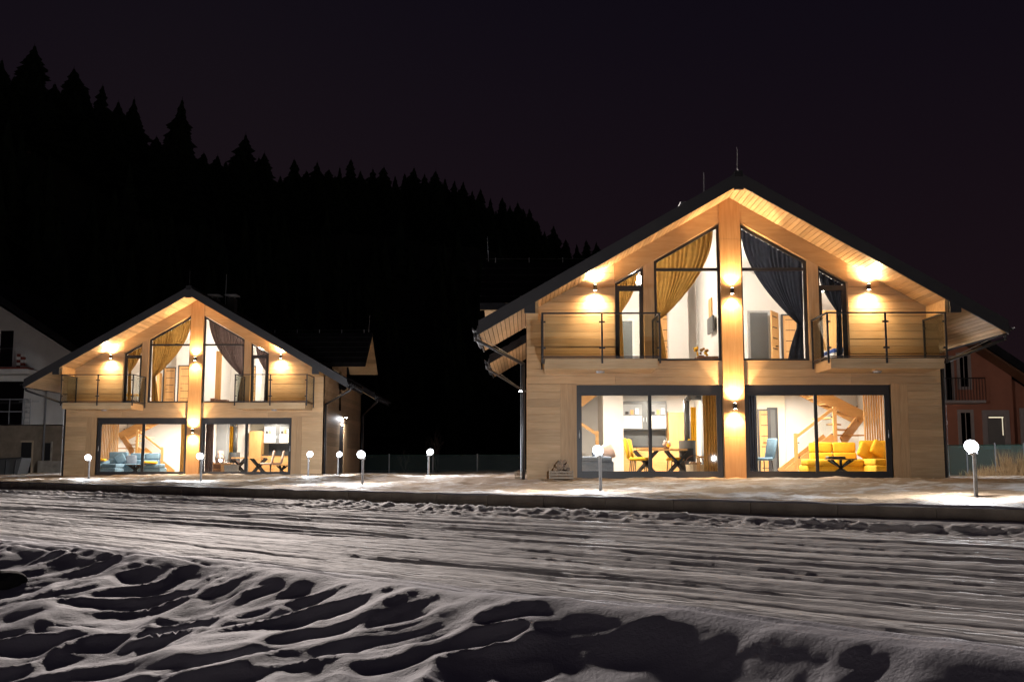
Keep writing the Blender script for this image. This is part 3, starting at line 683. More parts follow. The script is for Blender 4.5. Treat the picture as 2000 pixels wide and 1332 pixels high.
# ------------------------------------------------------------------ lamps
def spot(loc, d, power, col, size, blend, rad=.02, parent=None):
    l = bpy.data.lights.new('spot_light', 'SPOT'); l.energy = power; l.color = col; l.spot_size = R(size); l.spot_blend = blend; l.shadow_soft_size = rad
    o = bpy.data.objects.new('spot_light', l); C.objects.link(o); o.location = loc; o.rotation_euler = Vector(d).to_track_quat('-Z', 'Y').to_euler()
    if parent: o.parent = parent
    return o
def area(loc, size, power, col, parent=None, d=(0,0,-1)):
    l = bpy.data.lights.new('area_light', 'AREA'); l.shape = 'DISK'; l.size = size; l.energy = power; l.color = col
    o = bpy.data.objects.new('area_light', l); C.objects.link(o); o.location = loc; o.rotation_euler = Vector(d).to_track_quat('-Z', 'Y').to_euler()
    if parent: o.parent = parent
    return o
SC_COL = (1, .67, .35)
def wall_lamp(H, u, w, v, label, power=150, group='up-and-down wall lamps on the cottage fronts'):
    t = empty('wall_lamp', H + Vector((u, v, w)), label, 'lamp', group)
    MB().box(-.035, .035, -.085, -.002, -.05, .05).build('bracket', 'anthracite', t)
    MB().cyl((0,-.125,-.075), (0,-.125,.075), .05, n=16).build('body', 'anthracite', t, smooth='auto')
    on_post = abs(u) < .1
    for s in (1, -1):
        MB().cyl((0,-.125,s*.076), (0,-.125,s*.079), .04, n=16).build('lens', 'sconce_led', t)
        spot((0,-.125,s*.084), (0,.16,s), power*(2.5 if on_post else 1.4), SC_COL, 84 if on_post else 96, .22 if on_post else .5, .015, t)
        spot((0,-.135,s*.086), (0,-.3,s), power*((2.4 if w < 3 else 1.2) if on_post else 3.0), SC_COL, 174, .9, .03, t)
    return t
wall_lamp(H1, -3.62, 4.98, -.006, 'up-down wall lamp left of the left balcony door on the right cottage')
wall_lamp(H1, 3.62, 4.98, -.006, 'up-down wall lamp right of the right balcony door on the right cottage')
wall_lamp(H1, 0, 4.87, -.062, 'upper up-down lamp on the centre post of the right cottage')
wall_lamp(H1, 0, 1.83, -.062, 'lower up-down lamp on the centre post of the right cottage')
wall_lamp(H2, -3.62, 4.98, -.006, 'up-down wall lamp left of the left balcony door on the left cottage')
wall_lamp(H2, 3.62, 4.98, -.006, 'up-down wall lamp right of the right balcony door on the left cottage')
wall_lamp(H2, 0, 4.87, -.062, 'upper up-down lamp on the centre post of the left cottage')
wall_lamp(H2, 0, 1.83, -.062, 'lower up-down lamp on the centre post of the left cottage')
# flood lamps on the side walls
def flood_lamp(H, u, v, w, sg, label, power, outw=-.25):
    t = empty('flood_lamp', H + Vector((u, v, w)), label, 'lamp', 'flood lamps on the side walls')
    MB().bar((0,0,0), (sg*.14,0,.02), .04).build('arm', 'anthracite', t)
    MB().rbox(*sorted((sg*.12, sg*.24)), -.09, .09, -.01, .05, .01).build('housing', 'anthracite', t)
    MB().box(*sorted((sg*.13, sg*.23)), -.08, .08, -.016, -.0105).build('lens', 'flood_led', t)
    area((sg*.18, 0, -.03), .16, power, (.95,.96,1), t, (outw*sg,-.1,-1 if outw < 0 else (-.55 if outw < 1 else -.25)))
flood_lamp(H2, W_, 4.75, 2.62, 1, 'bright flood lamp above the side door of the left cottage', 45)
flood_lamp(H1, -W_, 5.2, 2.62, -1, 'small bright flood lamp on the left side wall of the right cottage', 30)
flood_lamp(H1, W_, 1.4, 2.45, 1, 'added unseen flood lamp on the hidden right side wall of the right cottage, lighting the fence', 340, 1.6)  # guessed lamp, out of view; added to light the salmon house and eave
flood_lamp(H2, -W_, 4.6, 2.62, -1, 'added unseen flood lamp on the hidden left side wall of the left cottage, lighting the white building', 260, .9)  # guessed lamp, out of view; added to brighten the unfinished building
# bollard lamps
ROAD = -Vector((n_t.x, n_t.y, 0))
def bollard(hx, hy, bx, by, length, label, face, power=1.0, hh=.80):
    D = FPX*hh/length
    x, y, z = at(bx, by, D); z = yz(x, y)
    t = empty('bollard_lamp', (x, y, z-.02), label, 'lamp', 'garden bollard lamps in the snow')
    MB().cyl((0,0,0), (0,0,.70), .031, n=14).build('pole', 'galv', t, smooth='auto')
    MB().cyl((0,0,-.03), (0,0,.02), .06, n=14).build('base_plate', 'galv', t)
    dx = Vector((face, -.25, 0)).normalized()
    hd = MB().cyl((-.02*dx.x,0,.68), (-.03*dx.x,0,.76), .045, .03, n=14); hd.build('neck', 'galv', t, smooth='auto')
    c = Vector((.045*face, -.02, .80))
    hb = MB().ball((0,0,0), .108, .108, .098, 24, 16).build('lamp_head', 'lamp_glow', t, smooth=True); hb.location = c; hb.rotation_euler = (.15, -.55*face, 0)
    MB().cyl(c+Vector((-.03*face,0,-.125)), c+Vector((-.01*face,0,-.085)), .035, .06, 16).build('collar', 'galv', t)
    pl_ = bpy.data.lights.new('bulb', 'POINT'); pl_.energy = 450*max(power, .6); pl_.color = (.93,.96,1); pl_.shadow_soft_size = .06; po = bpy.data.objects.new('bulb', pl_); C.objects.link(po); po.parent = t; po.location = c
    l = spot(c+Vector((.14*face, -.14, .0)), (ROAD.x*.8+.2*face, ROAD.y, -.12) if face < 0 else (.6,-.5,-.2), 260*power, (.93,.96,1), 168, .9, .07, t)
    return t
bollard(168, 890, 173, 936, 45, 'bollard lamp at the far left, before the left cottage wall', -1)
bollard(387, 888, 392, 940, 51, 'bollard lamp in front of the left cottage centre post', -1)
bollard(703, 884, 708, 945, 60, 'bollard lamp nearest the corner downpipe right of the left cottage', -1)
bollard(1167, 879, 1173, 958, 79, 'bollard lamp in front of the right cottage left sliding door', -1)
bollard(1898, 874, 1907, 973, 99, 'large bollard lamp at the far right before the teal fence', -1)
bollard(607, 888, 602, 933, 45, 'bollard lamp before the lower right corner of the left cottage', 1, .6)
bollard(664, 890, 660, 930, 41, 'small bollard lamp by the side door of the left cottage', 1, .6)
bollard(841, 885, 837, 933, 48, 'lone bollard lamp in the gap between the cottages, before the wire fence', 1, .25)
# ceiling lamps inside
def ceiling_lamp(H, u, v, w, label, power, col=(1,.90,.78), r=.15, flat=True):
    t = empty('ceiling_lamp', H + Vector((u, v, w)), label, 'lamp', 'ceiling lamps inside the cottages')
    MB().cyl((0,0,-.03), (0,0,0), r, n=20).build('rim', 'white_paint', t)
    MB().cyl((0,0,-.036), (0,0,-.031), r*.85, n=20).build('diffuser', 'led', t)
    area((0,0,-.045), r*1.7, power, col, t)
where = {1: 'right cottage', 2: 'left cottage'}
for n_, H in ((1, H1), (2, H2)):
    for sg, side in ((-1, 'left'), (1, 'right')):
        for v, p, pos in ((1.5, 290, 'near the sliding door'), (3.9, 300, 'at the back')):
            if (n_, sg) == (2, 1) and v > 2: p *= .5
            ceiling_lamp(H, sg*(((1.75 if v < 2 else 2.2) if (n_, sg) != (1, -1) else (3.3 if v < 2 else 1.3))), v, 2.555, f'round ceiling lamp {pos} in the {side} ground-floor room of the {where[n_]}', p)
        pu = {(1,-1): -2.2, (1,1): .42, (2,-1): -.42, (2,1): 2.2}[(n_, sg)]; wz = min(5.6, soff(pu)-.5)
        t = empty('pendant_lamp', H + Vector((pu, 2.2, wz)), f'white globe pendant lamp in the {side} upper room of the {where[n_]}', 'lamp', 'pendant lamps inside the cottages')
        MB().cyl((0,0,.1), (0,0,soff(pu)-.17-wz), .006, n=6).build('cord', 'soft_black', t); MB().ball((0,0,0), .12).build('globe', 'pendant_glow', t, smooth=True)
        ceiling_lamp(H, sg*3.2, 2.6, soff(3.2)-.17-.05, f'round ceiling lamp over the bed in the {side} upper room of the {where[n_]}', 110, (1,.9,.8), .12)
        # round fitting under the balcony
        o = MB().cyl((0,0,-.045), (0,0,0), .10, .12, n=20).build('balcony_downlight', 'galv', None); o.location = H + Vector((sg*B_MID, -.72, BB-.001)); tag(o, f'unlit round fitting under the {side} balcony of the {where[n_]}', 'lamp', 'fittings under the balconies')

# ------------------------------------------------------------------ rooms behind the glass
def lo(H, px, py, v):
    x, y, z = at(px, py, H.y+v); return x-H.x, z-H.z
def curtain_mesh(fn, nu=46, nv=36):
    mb = MB()
    for j in range(nv+1):
        for i in range(nu+1): mb.v.append(fn(i/nu, j/nv))
    mb.f = [(j*(nu+1)+i, j*(nu+1)+i+1, (j+1)*(nu+1)+i+1, (j+1)*(nu+1)+i) for j in range(nv) for i in range(nu)]
    return mb
def swag(H, sg, u_in, u_out, w_tie, w_foot, mat, label, folds=11, v0=.34, foot_w=.30):
    # hung along the sloping head, gathered at a tie on the outer side, then falling to the floor
    wt = lambda u: wtop(u)-.035
    kt = .80
    def fn(a, b):
        ph = math.sin(a*folds*6.283 + 1.3*math.sin(a*9.1+b*1.7) + .7*math.sin(a*23+1))*(.75+.35*math.sin(a*13+b*2.2))
        ut, zt = u_in + (u_out-u_in)*a, wt(u_in+(u_out-u_in)*a)
        tu, tz = u_out-.03-.12*(1-a), w_tie+.05*(1-a)
        if b < kt:
            k = b/kt
            bow = (1-a)*math.sin(k*math.pi)*.16*(u_out-u_in)          # free edge sags inwards
            u = ut + (tu-ut)*(k**1.9); z = zt + (tz-zt)*k
            amp = .035*(1-.55*k)
        else:
            k = (b-kt)/(1-kt); u = tu - foot_w*(1-a)*.75*math.sin(k*1.4); z = tz + (w_foot-tz)*k; amp = .022
        return (sg*u, v0 + amp*ph + .01*math.sin(9*b+a*5), z)
    o = curtain_mesh(fn, 90, 44).build('curtain', mat, None, smooth=True); o.location = H
    return tag(o, label, 'curtain', 'curtains in the cottage windows')
def drape(H, u0, u1, v, w0, w1, mat, label, folds=6, amp=.045, flare=.0):
    def fn(a, b):
        u = u0 + (u1-u0)*a + flare*b*(a-.5)
        return (u, v + amp*math.sin(a*folds*6.283)*(.75+.25*math.sin(3*b+a*4)), w1 + (w0-w1)*b)
    o = curtain_mesh(fn, 72, 10).build('curtain', mat, None, smooth=True); o.location = H
    return tag(o, label, 'curtain', 'curtains in the cottage windows')
for H, a, yl, yr in ((H1, 'right', 'yellow_curtain', 'navy_curtain'), (H2, 'left', 'yellow_curtain', 'mauve_curtain')):
    cl = {'yellow_curtain': 'mustard', 'navy_curtain': 'navy', 'mauve_curtain': 'mauve brown'}
    for sg, mt, sd_ in ((-1, yl, 'left'), (1, yr, 'right')):
        fl = 2.97
        low = 4.12 if not (H is H1 and sg > 0) else 4.0
        swag(H, sg, POST+.10, W_OUT-.04, low, fl, mt, f'{cl[mt]} curtain swept aside in the {sd_} gable window of the {a} cottage', 12, .34, .22 if mt != 'navy_curtain' else .42)
        swag(H, sg, D_IN+.12, D_OUT-.05, 4.35, fl, mt, f'{cl[mt]} curtain swept aside in the narrow {sd_} balcony door of the {a} cottage', 6, .30, .05)
drape(H1, -.72, -.36, .55, .02, 2.5, 'yellow_curtain', 'mustard curtain at the right end of the right cottage left sliding door', 5)
drape(H1, .36, .70, .50, .02, 2.5, 'navy_curtain', 'dark navy curtain at the left end of the right cottage right sliding door', 5)
drape(H2, -.72, -.36, .55, .02, 2.5, 'yellow_curtain', 'mustard curtain at the right end of the left cottage left sliding door', 5)
drape(H2, .36, .70, .50, .02, 2.5, 'mauve_curtain', 'mauve curtain at the left end of the left cottage right sliding door', 5)

def room_door(par, u0, u1, v, w0, w1, face='front', handle=1, mat='oak'):
    d = empty('room_door', (0,0,0)); d.parent = par
    MB().box(u0, u1, v, v+.04, w0, w1).build('leaf', mat, d)
    for a, b, c, e in ((u0-.05, u0-.004, w0, w1+.05), (u1+.004, u1+.05, w0, w1+.05), (u0-.004, u1+.004, w1+.004, w1+.05)): MB().box(a, b, v-.02, v+.05, c, e).build('door_frame', 'anthracite', d)
    if mat == 'oak':
        n = 6
        for k in range(n):
            z = w0 + (w1-w0)*(k+.6)/n; MB().box(u0+.18*(u1-u0), u1-.1*(u1-u0), v-.004, v+.001, z, z+.022).build('inlay', 'soft_black', d)
    hx = u1-.09 if handle > 0 else u0+.09; hz = w0+1.02
    MB().bar((hx, v-.03, hz), (hx-handle*.11, v-.03, hz), .02).build('handle', 'soft_black', d)
    return d
def opening(par, u0, u1, v, w0, w1, frame='white_paint'):
    d = empty('doorway', (0,0,0)); d.parent = par
    MB().box(u0, u1, v-.004, v+.002, w0, w1).build('dark_shade_sheet', 'cabinet_grey', d)  # flat sheet on the wall; the doorway's shade is put into its dark colour
    for a, b, c, e in ((u0-.07, u0, w0, w1+.07), (u1, u1+.07, w0, w1+.07), (u0, u1, w1, w1+.07)): MB().box(a, b, v-.03, v+.003, c, e).build('door_frame', frame, d)
def dbox(par, H, x0, x1, y0, y1, v, dep, name, mat, w0=None, rb=0):     # box from photo extents at a given depth
    u0, wt = lo(H, x0, y0, v); u1, wb = lo(H, x1, y1, v)
    if w0 is not None: wb = w0
    mb = MB(); (mb.rbox(min(u0,u1), max(u0,u1), v, v+dep, wb, wt, rb) if rb else mb.box(u0, u1, v, v+dep, wb, wt))
    o = mb.build(name, mat, par)
    if par is None: o.location = H
    return o
FL2 = 2.94
# --- right cottage, upper left room
u0, wt = lo(H1, 1290, 594, 4.9); u1, _ = lo(H1, 1312, 600, 4.9); room_door(C1, u0, u1, 4.94, FL2, FL2+2.02)
u0, _ = lo(H1, 1207, 622, 4.9); u1, _ = lo(H1, 1235, 622, 4.9); opening(C1, u0, u1, 4.99, FL2, FL2+1.85)
u0, _ = lo(H1, 1316, 600, 3.4); u1, _ = lo(H1, 1356, 600, 3.4); MB().box(u0, u1, 4.6, 4.98, FL2, 6.2).build('partition', 'white_wall', C1)
def tv(H, x, v0, v1, w0, w1, label, sgn):
    t = empty('television', H+Vector((x, v0, w0)), label, 'television')
    MB().box(0, sgn*.05, 0, v1-v0, 0, w1-w0).build('screen', 'cabinet_grey', t); MB().box(sgn*.05, sgn*.06, .1, v1-v0-.1, .1, w1-w0-.1).build('wall_mount', 'soft_black', t)
tv(H1, -.20, 1.7, 2.6, 4.05, 4.5, 'grey television on the wall of the right cottage left upper room', 1)
o = MB().box(-.12, -.084, 2.3, 2.75, 4.55, 5.1).build('wall_panel', 'oak', None, loc=H1); tag(o, 'tall oak wall panel above the television in the right cottage', 'panel')
dk = empty('console_table', H1+Vector((-.55, 1.4, FL2)), 'dark brown console table behind the left gable window of the right cottage', 'table')
MB().box(-.15, .44, 0, 1.1, .30, .36).build('table_top', 'brown_wood', dk); MB().box(-.13, .42, .05, 1.05, .0, .30).build('cabinet', 'brown_wood', dk)
def bouquet(loc, mats, label, r=.12, n=12, seed=1):
    rr = random.Random(seed); t = empty('dried_bouquet', loc, label, 'plant'); 
    MB().cyl((0,0,0), (0,0,.07), .07, .09, 10).build('bowl', 'brown_wood', t)
    for k in range(n): MB().ball((rr.uniform(-r,r), rr.uniform(-r,r)*1.6, .09+rr.uniform(0,r)), rr.uniform(.03,.055), n=8, m=5).build('flower_head', mats[k % len(mats)], t)
bouquet(H1+Vector((-.50, 1.9, FL2+.36)), ['yellow_cloth', 'yellow_curtain'], 'yellow dried flowers on the console table in the right cottage', .2, 16)
# --- right cottage, upper right room
u0, _ = lo(H1, 1465, 595, 4.9); u1, _ = lo(H1, 1500, 595, 4.9); opening(C1, u0, u1, 4.99, FL2, FL2+2.1, 'steel')
u0, _ = lo(H1, 1529, 600, 4.9); u1, _ = lo(H1, 1555, 600, 4.9); room_door(C1, u0, u1, 4.94, FL2, FL2+2.0)
d = empty('room_door', (0,0,0)); d.parent = C1; ua, _ = lo(H1, 1504, 595, 4.3); 
MB().bar((ua, 4.25, FL2+1.04), (ua+.36, 4.85, FL2+1.04), .04, 2.06).build('leaf', 'oak', d)
for k in range(6):
    z = FL2+.25+k*.33; MB().bar((ua+.05, 4.25+.05, z), (ua+.27, 4.25+.42, z), .05, .022).build('inlay', 'soft_black', d)
MB().bar((ua+.28, 4.62, FL2+1.0), (ua+.2, 4.5, FL2+1.0), .08, .022).build('handle', 'soft_black', d)
dbox(C1, H1, 1600, 1655, 606, 700, 3.9, .05, 'wood_panelling', 'oak', FL2)
def bed(H, u0, u1, v0, v1, mats, label):
    t = empty('bed', H+Vector((u0, v0, FL2)), label, 'bed'); w_ = u1-u0; l = v1-v0
    MB().rbox(0, w_, 0, l, .02, .30, .03).build('bed_frame', 'brown_wood', t); MB().rbox(.02, w_-.02, .02, l-.02, .29, .50, .07).build('mattress', 'white_paint', t)
    MB().rbox(.0, w_, .0, l*.62, .44, .56, .05).build('blanket', mats[0], t)
    MB().rbox(.1, w_*.46, l-.5, l-.12, .48, .66, .07).build('pillow', mats[1], t); MB().rbox(w_*.54, w_-.1, l-.5, l-.12, .48, .66, .07).build('pillow', mats[2], t)
bed(H1, 3.0, 4.3, 1.2, 3.2, ['royal_cloth', 'white_paint', 'teal_cloth'], 'bed with blue blanket and teal pillow behind the right balcony door of the right cottage')
bed(H2, -4.2, -2.9, 1.2, 3.2, ['yellow_cloth', 'yellow_cloth', 'white_paint'], 'bed with yellow blanket behind the left balcony door of the left cottage')
# --- left cottage, upper rooms
u0, _ = lo(H2, 321, 714, 4.9); u1, _ = lo(H2, 342, 714, 4.9); room_door(C2, u0, u1, 4.94, FL2, FL2+2.02, handle=-1)
u0, _ = lo(H2, 350, 709, 4.3); u1, _ = lo(H2, 371, 709, 4.3); MB().box(lo(H2, 345, 700, 4.4)[0], -.085, 4.4, 4.98, FL2, 6.8).build('partition', 'white_wall', C2); room_door(C2, u0, u1, 4.34, FL2, FL2+2.05, handle=-1)
dbox(C2, H2, 306, 310, 728, 785, 4.3, .3, 'cupboard', 'oak', FL2)
dbox(C2, H2, 404, 421, 684, 785, 2.6, .06, 'feature_wall', 'grey_wall', FL2)
dbox(C2, H2, 421.5, 430, 686, 785, 2.55, .08, 'wood_panelling', 'oak', FL2)
t = empty('television', H2+Vector((lo(H2, 407, 730, 2.4)[0], 2.5, lo(H2, 407, 738, 2.4)[1])), 'small dark television behind the right gable window of the left cottage', 'television')
MB().box(0, .16, 0, .05, 0, .42).build('screen', 'soft_black', t); MB().box(.05, .1, .05, .095, .12, .3).build('wall_mount', 'soft_black', t)
dk = empty('console_table', H2+Vector((lo(H2, 402, 785, 2.0)[0], 1.9, FL2)), 'brown console table behind the right gable window of the left cottage', 'table')
MB().box(0, .42, 0, .5, .36, .40).build('table_top', 'brown_wood', dk); MB().box(.02, .40, .03, .48, 0, .36).build('cabinet', 'brown_wood', dk); MB().box(.45, .95, 0, .4, .28, .34).build('shelf', 'brown_wood', dk); MB().box(.5, .54, .05, .35, 0, .28).build('leg', 'brown_wood', dk); MB().box(.86, .90, .05, .35, 0, .28).build('leg', 'brown_wood', dk)
u0, _ = lo(H2, 493, 700, 4.2); u1, _ = lo(H2, 500, 700, 4.2); room_door(C2, u0, u1, 4.2, FL2, FL2+2.0)
MB().box(lo(H2, 501, 700, 4.0)[0], lo(H2, 512, 700, 4.0)[0], 4.0, 4.97, FL2, 5.2).build('partition', 'white_wall', C2)

# --- staircase (outer side of a living room); sg mirrors it
def staircase(H, sg, label, dv=0):
    t = empty('staircase', H+Vector((0, dv, 0)), label, 'staircase', 'oak winder staircases')
    X = lambda u: sg*u
    ua, ub, va, vb = 2.25, 3.50, 3.15, 4.0
    n = 5
    for k in range(n):
        u = ua+.12+(ub-ua-.1)*k/n; z = .2*(k+1)
        MB().box(*sorted((X(u), X(u+.29))), va+.02, vb-.02, z-.04, z).build('tread', 'oak_x', t)
    MB().bar((X(ua-.12), va, .08), (X(ub+.02), va, 1.12), .045, .26).build('stringer', 'oak_x', t)
    MB().bar((X(ua-.12), vb, .08), (X(ub+.02), vb, 1.12), .045, .26).build('stringer', 'oak_x', t)
    MB().box(*sorted((X(ua+.1), X(ua+.19))), va-.05, va+.04, 0, 1.22).build('newel_post', 'oak', t)
    MB().box(*sorted((X(ub), X(ub+.1))), va-.05, va+.05, .55, 2.0).build('newel_post', 'oak', t)
    MB().bar((X(ua+.16), va, 1.12), (X(ub), va, 1.93), .05, .09).build('handrail', 'oak_x', t)
    gp = [(ua+.22, .42), (ub-.04, 1.30), (ub-.04, 1.80), (ua+.22, 1.02)]
    MB().prism([(X(a), b) for a, b in gp], va-.006, va+.006).build('glass_panel', 'rail_glass', t)
    for a, b in ((ua+.23, .52), (ua+.23, .95), (ub-.04, 1.2), (ub-.04, 1.7)): MB().cyl((X(a), va-.03, b), (X(a), va+.02, b), .022, n=8).build('clamp', 'soft_black', t)
    for k in range(4):                       # winders fanned round the second newel
        z = 1.2 + .17*k; ang = R(12+24*k)
        c = Vector((X(ub+.06), va+.25, 0)); d_ = Vector((sg*math.cos(ang), math.sin(ang), 0)); e_ = Vector((sg*math.cos(ang+.42), math.sin(ang+.42), 0))
        p0, p1, p2 = c, c+d_*1.05, c+e_*1.05
        vs = [(p.x, p.y, z-.04) for p in (p0,p1,p2)] + [(p.x, p.y, z) for p in (p0,p1,p2)]
        MB().add(vs, [(2,1,0),(3,4,5),(0,1,4,3),(1,2,5,4),(2,0,3,5)]).build('winder_tread', 'oak_x', t)
    MB().bar((X(ub+.35), va+.35, .98), (X(ub+1.18), vb+.2, 1.80), .05, .30).build('stringer', 'oak_x', t)
    v2 = vb+.02
    MB().bar((X(ub+1.2), v2, 1.72), (X(ub-1.3), v2, 3.02), .06, .34).build('stringer', 'oak_x', t)
    MB().bar((X(ub+1.2), v2+.85, 1.72), (X(ub-1.3), v2+.85, 3.02), .06, .30).build('stringer', 'oak_x', t)
    for k in range(5):
        u = ub+.75-.36*k; z = 1.98+.19*k
        MB().box(*sorted((X(u), X(u-.3))), v2+.03, v2+.82, z-.04, z).build('tread', 'oak_x', t)
    for a, b in ((ub+.98, 2.05), (ub+.1, 2.52)): MB().cyl((X(a), v2-.05, b), (X(a), v2, b), .025, n=8).build('clamp', 'soft_black', t)
    # slatted screen
    s_ = empty('slatted_screen', H+Vector((0, dv, 0)), label.replace('oak winder staircase', 'oak slatted screen beside the staircase'), 'screen', 'oak slatted screens')
    for k in range(12):
        u = 4.36 + k*.072; MB().box(*sorted((X(u), X(u+.042))), 3.0, 3.05, .0, 2.5).build('slat', 'oak', s_)
    return t
staircase(H1, 1, 'oak winder staircase behind the yellow sofa in the right cottage')
staircase(H2, -1, 'oak winder staircase behind the blue-grey sofa in the left cottage')
# stair flank glimpsed at the far left of the right cottage kitchen
sr = empty('stair_flight', H1, 'oak stair flight glimpsed at the left of the right cottage dining room', 'staircase')
p0 = lo(H1, 1120, 818, 4.2); p1 = lo(H1, 1166, 848, 4.2); MB().bar((p0[0], 4.2, p0[1]), (p1[0], 4.2, p1[1]), .06, .09).build('handrail', 'oak_x', sr)
MB().box(p1[0]-.05, p1[0]+.05, 4.15, 4.25, 0, p1[1]+.1).build('newel_post', 'oak', sr)
p0 = lo(H1, 1118, 796, 4.3); p1 = lo(H1, 1152, 768, 4.3); MB().bar((p0[0]-.3, 4.3, p0[1]-.2), (p1[0]+.2, 4.3, p1[1]+.12), .06, .34).build('stringer', 'oak_x', sr)

# --- furniture
def sofa(H, u, v, mat, label, parts, sg=1, group=None):
    t = empty('corner_sofa', H+Vector((u, v, 0)), label, 'sofa', group)
    for nm, (a, b, c, d_, e, f) in parts:
        MB().rbox(*sorted((sg*a, sg*b)), c, d_, e, f, .05, 3).build(nm, mat, t)
    return t
sofa_parts = [('base', (0, 2.35, .45, 1.35, .06, .30)), ('seat_cushion', (.0, .78, .40, 1.1, .29, .47)), ('seat_cushion', (.79, 1.57, .40, 1.1, .29, .47)),
  ('back_cushion', (.30, .93, 1.08, 1.32, .42, .66)), ('back_cushion', (.945, 1.60, 1.08, 1.32, .42, .66)), ('headrest', (.30, .93, 1.14, 1.36, .655, .95)), ('headrest', (.945, 1.60, 1.14, 1.36, .655, .95)),
  ('base', (1.58, 2.5, -.55, .46, .06, .30)), ('seat_cushion', (1.58, 2.2, -.5, 1.05, .295, .475)), ('back_cushion', (1.78, 2.52, 1.0, 1.28, .47, .72)), ('headrest', (1.72, 2.52, 1.05, 1.32, .71, 1.0)),
  ('armrest', (2.24, 2.56, -.60, .55, .05, .62))]
uS, _ = lo(H1, 1568, 900, 2.2)
sofa(H1, uS, 1.35, 'yellow_cloth', 'bright yellow corner sofa behind the right sliding door of the right cottage', sofa_parts)
uS2, _ = lo(H2, 313, 900, 2.2)
sofa(H2, uS2+.15, 1.35, 'blue_cloth', 'blue-grey corner sofa behind the left sliding door of the left cottage', sofa_parts, -1)
def cushion(H, u, v, w, mat, label, ry=.5):
    o = MB().rbox(-.22, .22, -.07, .07, -.22, .22, .068, 3).build('cushion', mat, None); o.location = H+Vector((u, v, w)); o.rotation_euler = (-.25, ry, .2); tag(o, label, 'cushion', 'cushions on the sofas')
cushion(H1, uS+1.75, 2.15, .68, 'yellow_cloth', 'yellow cushion leaning at the middle of the yellow sofa', .55)
cushion(H1, uS+2.1, 2.1, .75, 'yellow_cloth', 'yellow cushion against the right end of the yellow sofa', .6)
cushion(H2, uS2-1.75, 2.15, .68, 'blue_cloth', 'blue-grey cushion leaning at the inner bend of the blue sofa', -.55)
cushion(H2, uS2-1.28, 2.2, .64, 'blue_grey_cloth', 'darker cushion beside the blue sofa bend', -.1)
o = MB().rbox(-.3, .3, -.2, .2, -.05, .05, .04).build('throw_blanket', 'yellow_cloth', None); o.location = H2+Vector((uS2-.35, 1.9, .53)); o.rotation_euler = (0, .05, .1); tag(o, 'yellow throw folded on the right seat of the blue sofa', 'blanket')
o = MB().rbox(-.2, .2, -.2, .2, -.05, .05, .04).build('throw_blanket', 'yellow_cloth', None); o.location = H2+Vector((uS2-2.15, 1.0, .66)); o.rotation_euler = (0, .2, .1); tag(o, 'yellow throw hanging over the left armrest of the blue sofa', 'blanket')
def star_table(loc, label, w_=.85, hgt=.5, top='oak_x', cat='table', group=None):
    t = empty('coffee_table', loc, label, cat, group)
    MB().cyl((0,0,hgt-.03), (0,0,hgt), w_/2, n=24).build('table_top', top, t)
    for k in range(4):
        a = .5+k*math.pi/4; d_ = Vector((math.cos(a), math.sin(a)*.8, 0))*(w_*.40)
        MB().bar((-d_.x, -d_.y, 0), (d_.x, d_.y, hgt-.03), .045).build('leg', 'soft_black', t); MB().bar((d_.x, d_.y, 0), (-d_.x, -d_.y, hgt-.03), .045).build('leg', 'soft_black', t)
    return t
star_table(H1+Vector((lo(H1, 1642, 900, .9)[0], .9, 0)), 'low coffee table with black star legs before the yellow sofa', .85, .47)
o = MB().rbox(-.24, .24, -.15, .15, 0, .06, .03).build('tray', 'soft_black', None); o.location = H1+Vector((lo(H1, 1632, 900, .9)[0], .9, .472)); tag(o, 'dark oval tray on the coffee table before the yellow sofa', 'tray')
star_table(H2+Vector((lo(H2, 265, 900, .9)[0], .9, 0)), 'low coffee table with black star legs before the blue sofa', .8, .43, 'brown_wood')
star_table(H2+Vector((lo(H2, 551, 900, .8)[0], .8, 0)), 'low table with black star legs at the right end of the left cottage kitchen window', .62, .42, 'oak_x')
def chair(loc, rz, mat, label, group='dining chairs'):
    t = empty('dining_chair', loc, label, 'chair', group); t.rotation_euler = (0, 0, rz)
    MB().rbox(-.23, .23, -.24, .22, .43, .52, .035).build('seat', mat, t)
    b = MB().rbox(-.22, .22, -.045, .045, 0, .58, .04).build('backrest', mat, t); b.location = (0, .24, .48); b.rotation_euler = (-.2, 0, 0)
    for x in (-.19, .19):
        for y in (-.19, .18): MB().cyl((x, y, .44), (x*1.15, y*1.2, 0), .018, .012, 8).build('leg', 'soft_black', t)
    return t
def dining_table(loc, label, w_=1.5, d_=.85):
    t = empty('dining_table', loc, label, 'table', 'dining tables')
    MB().box(-w_/2, w_/2, -d_/2, d_/2, .71, .76).build('table_top', 'oak_x', t)
    for x in (-.33*w_, .33*w_):
        for s in (1, -1): MB().bar((x-.32*s, -.2, 0), (x+.32*s, -.2, .71), .07).build('leg', 'soft_black', t)
        for s in (1, -1): MB().bar((x-.32*s, .2, 0), (x+.32*s, .2, .71), .07).build('leg', 'soft_black', t)
    return t
uT, _ = lo(H1, 1292, 900, 2.4)
dining_table(H1+Vector((uT, 2.4, 0)), 'wooden dining table with crossed black legs in the right cottage', 1.35)
uC, _ = lo(H1, 1245, 900, 2.2)
chair(H1+Vector((uC, 2.1, 0)), 1.35, 'yellow_cloth', 'yellow dining chair left of the dining table in the right cottage')
chair(H1+Vector((uC+.17, 2.75, 0)), 1.35, 'yellow_cloth', 'farther yellow dining chair left of the dining table in the right cottage')
chair(H1+Vector((lo(H1, 1322, 900, 2.6)[0], 2.7, 0)), -1.4, 'yellow_cloth', 'yellow dining chair right of the dining table, beside the stove')
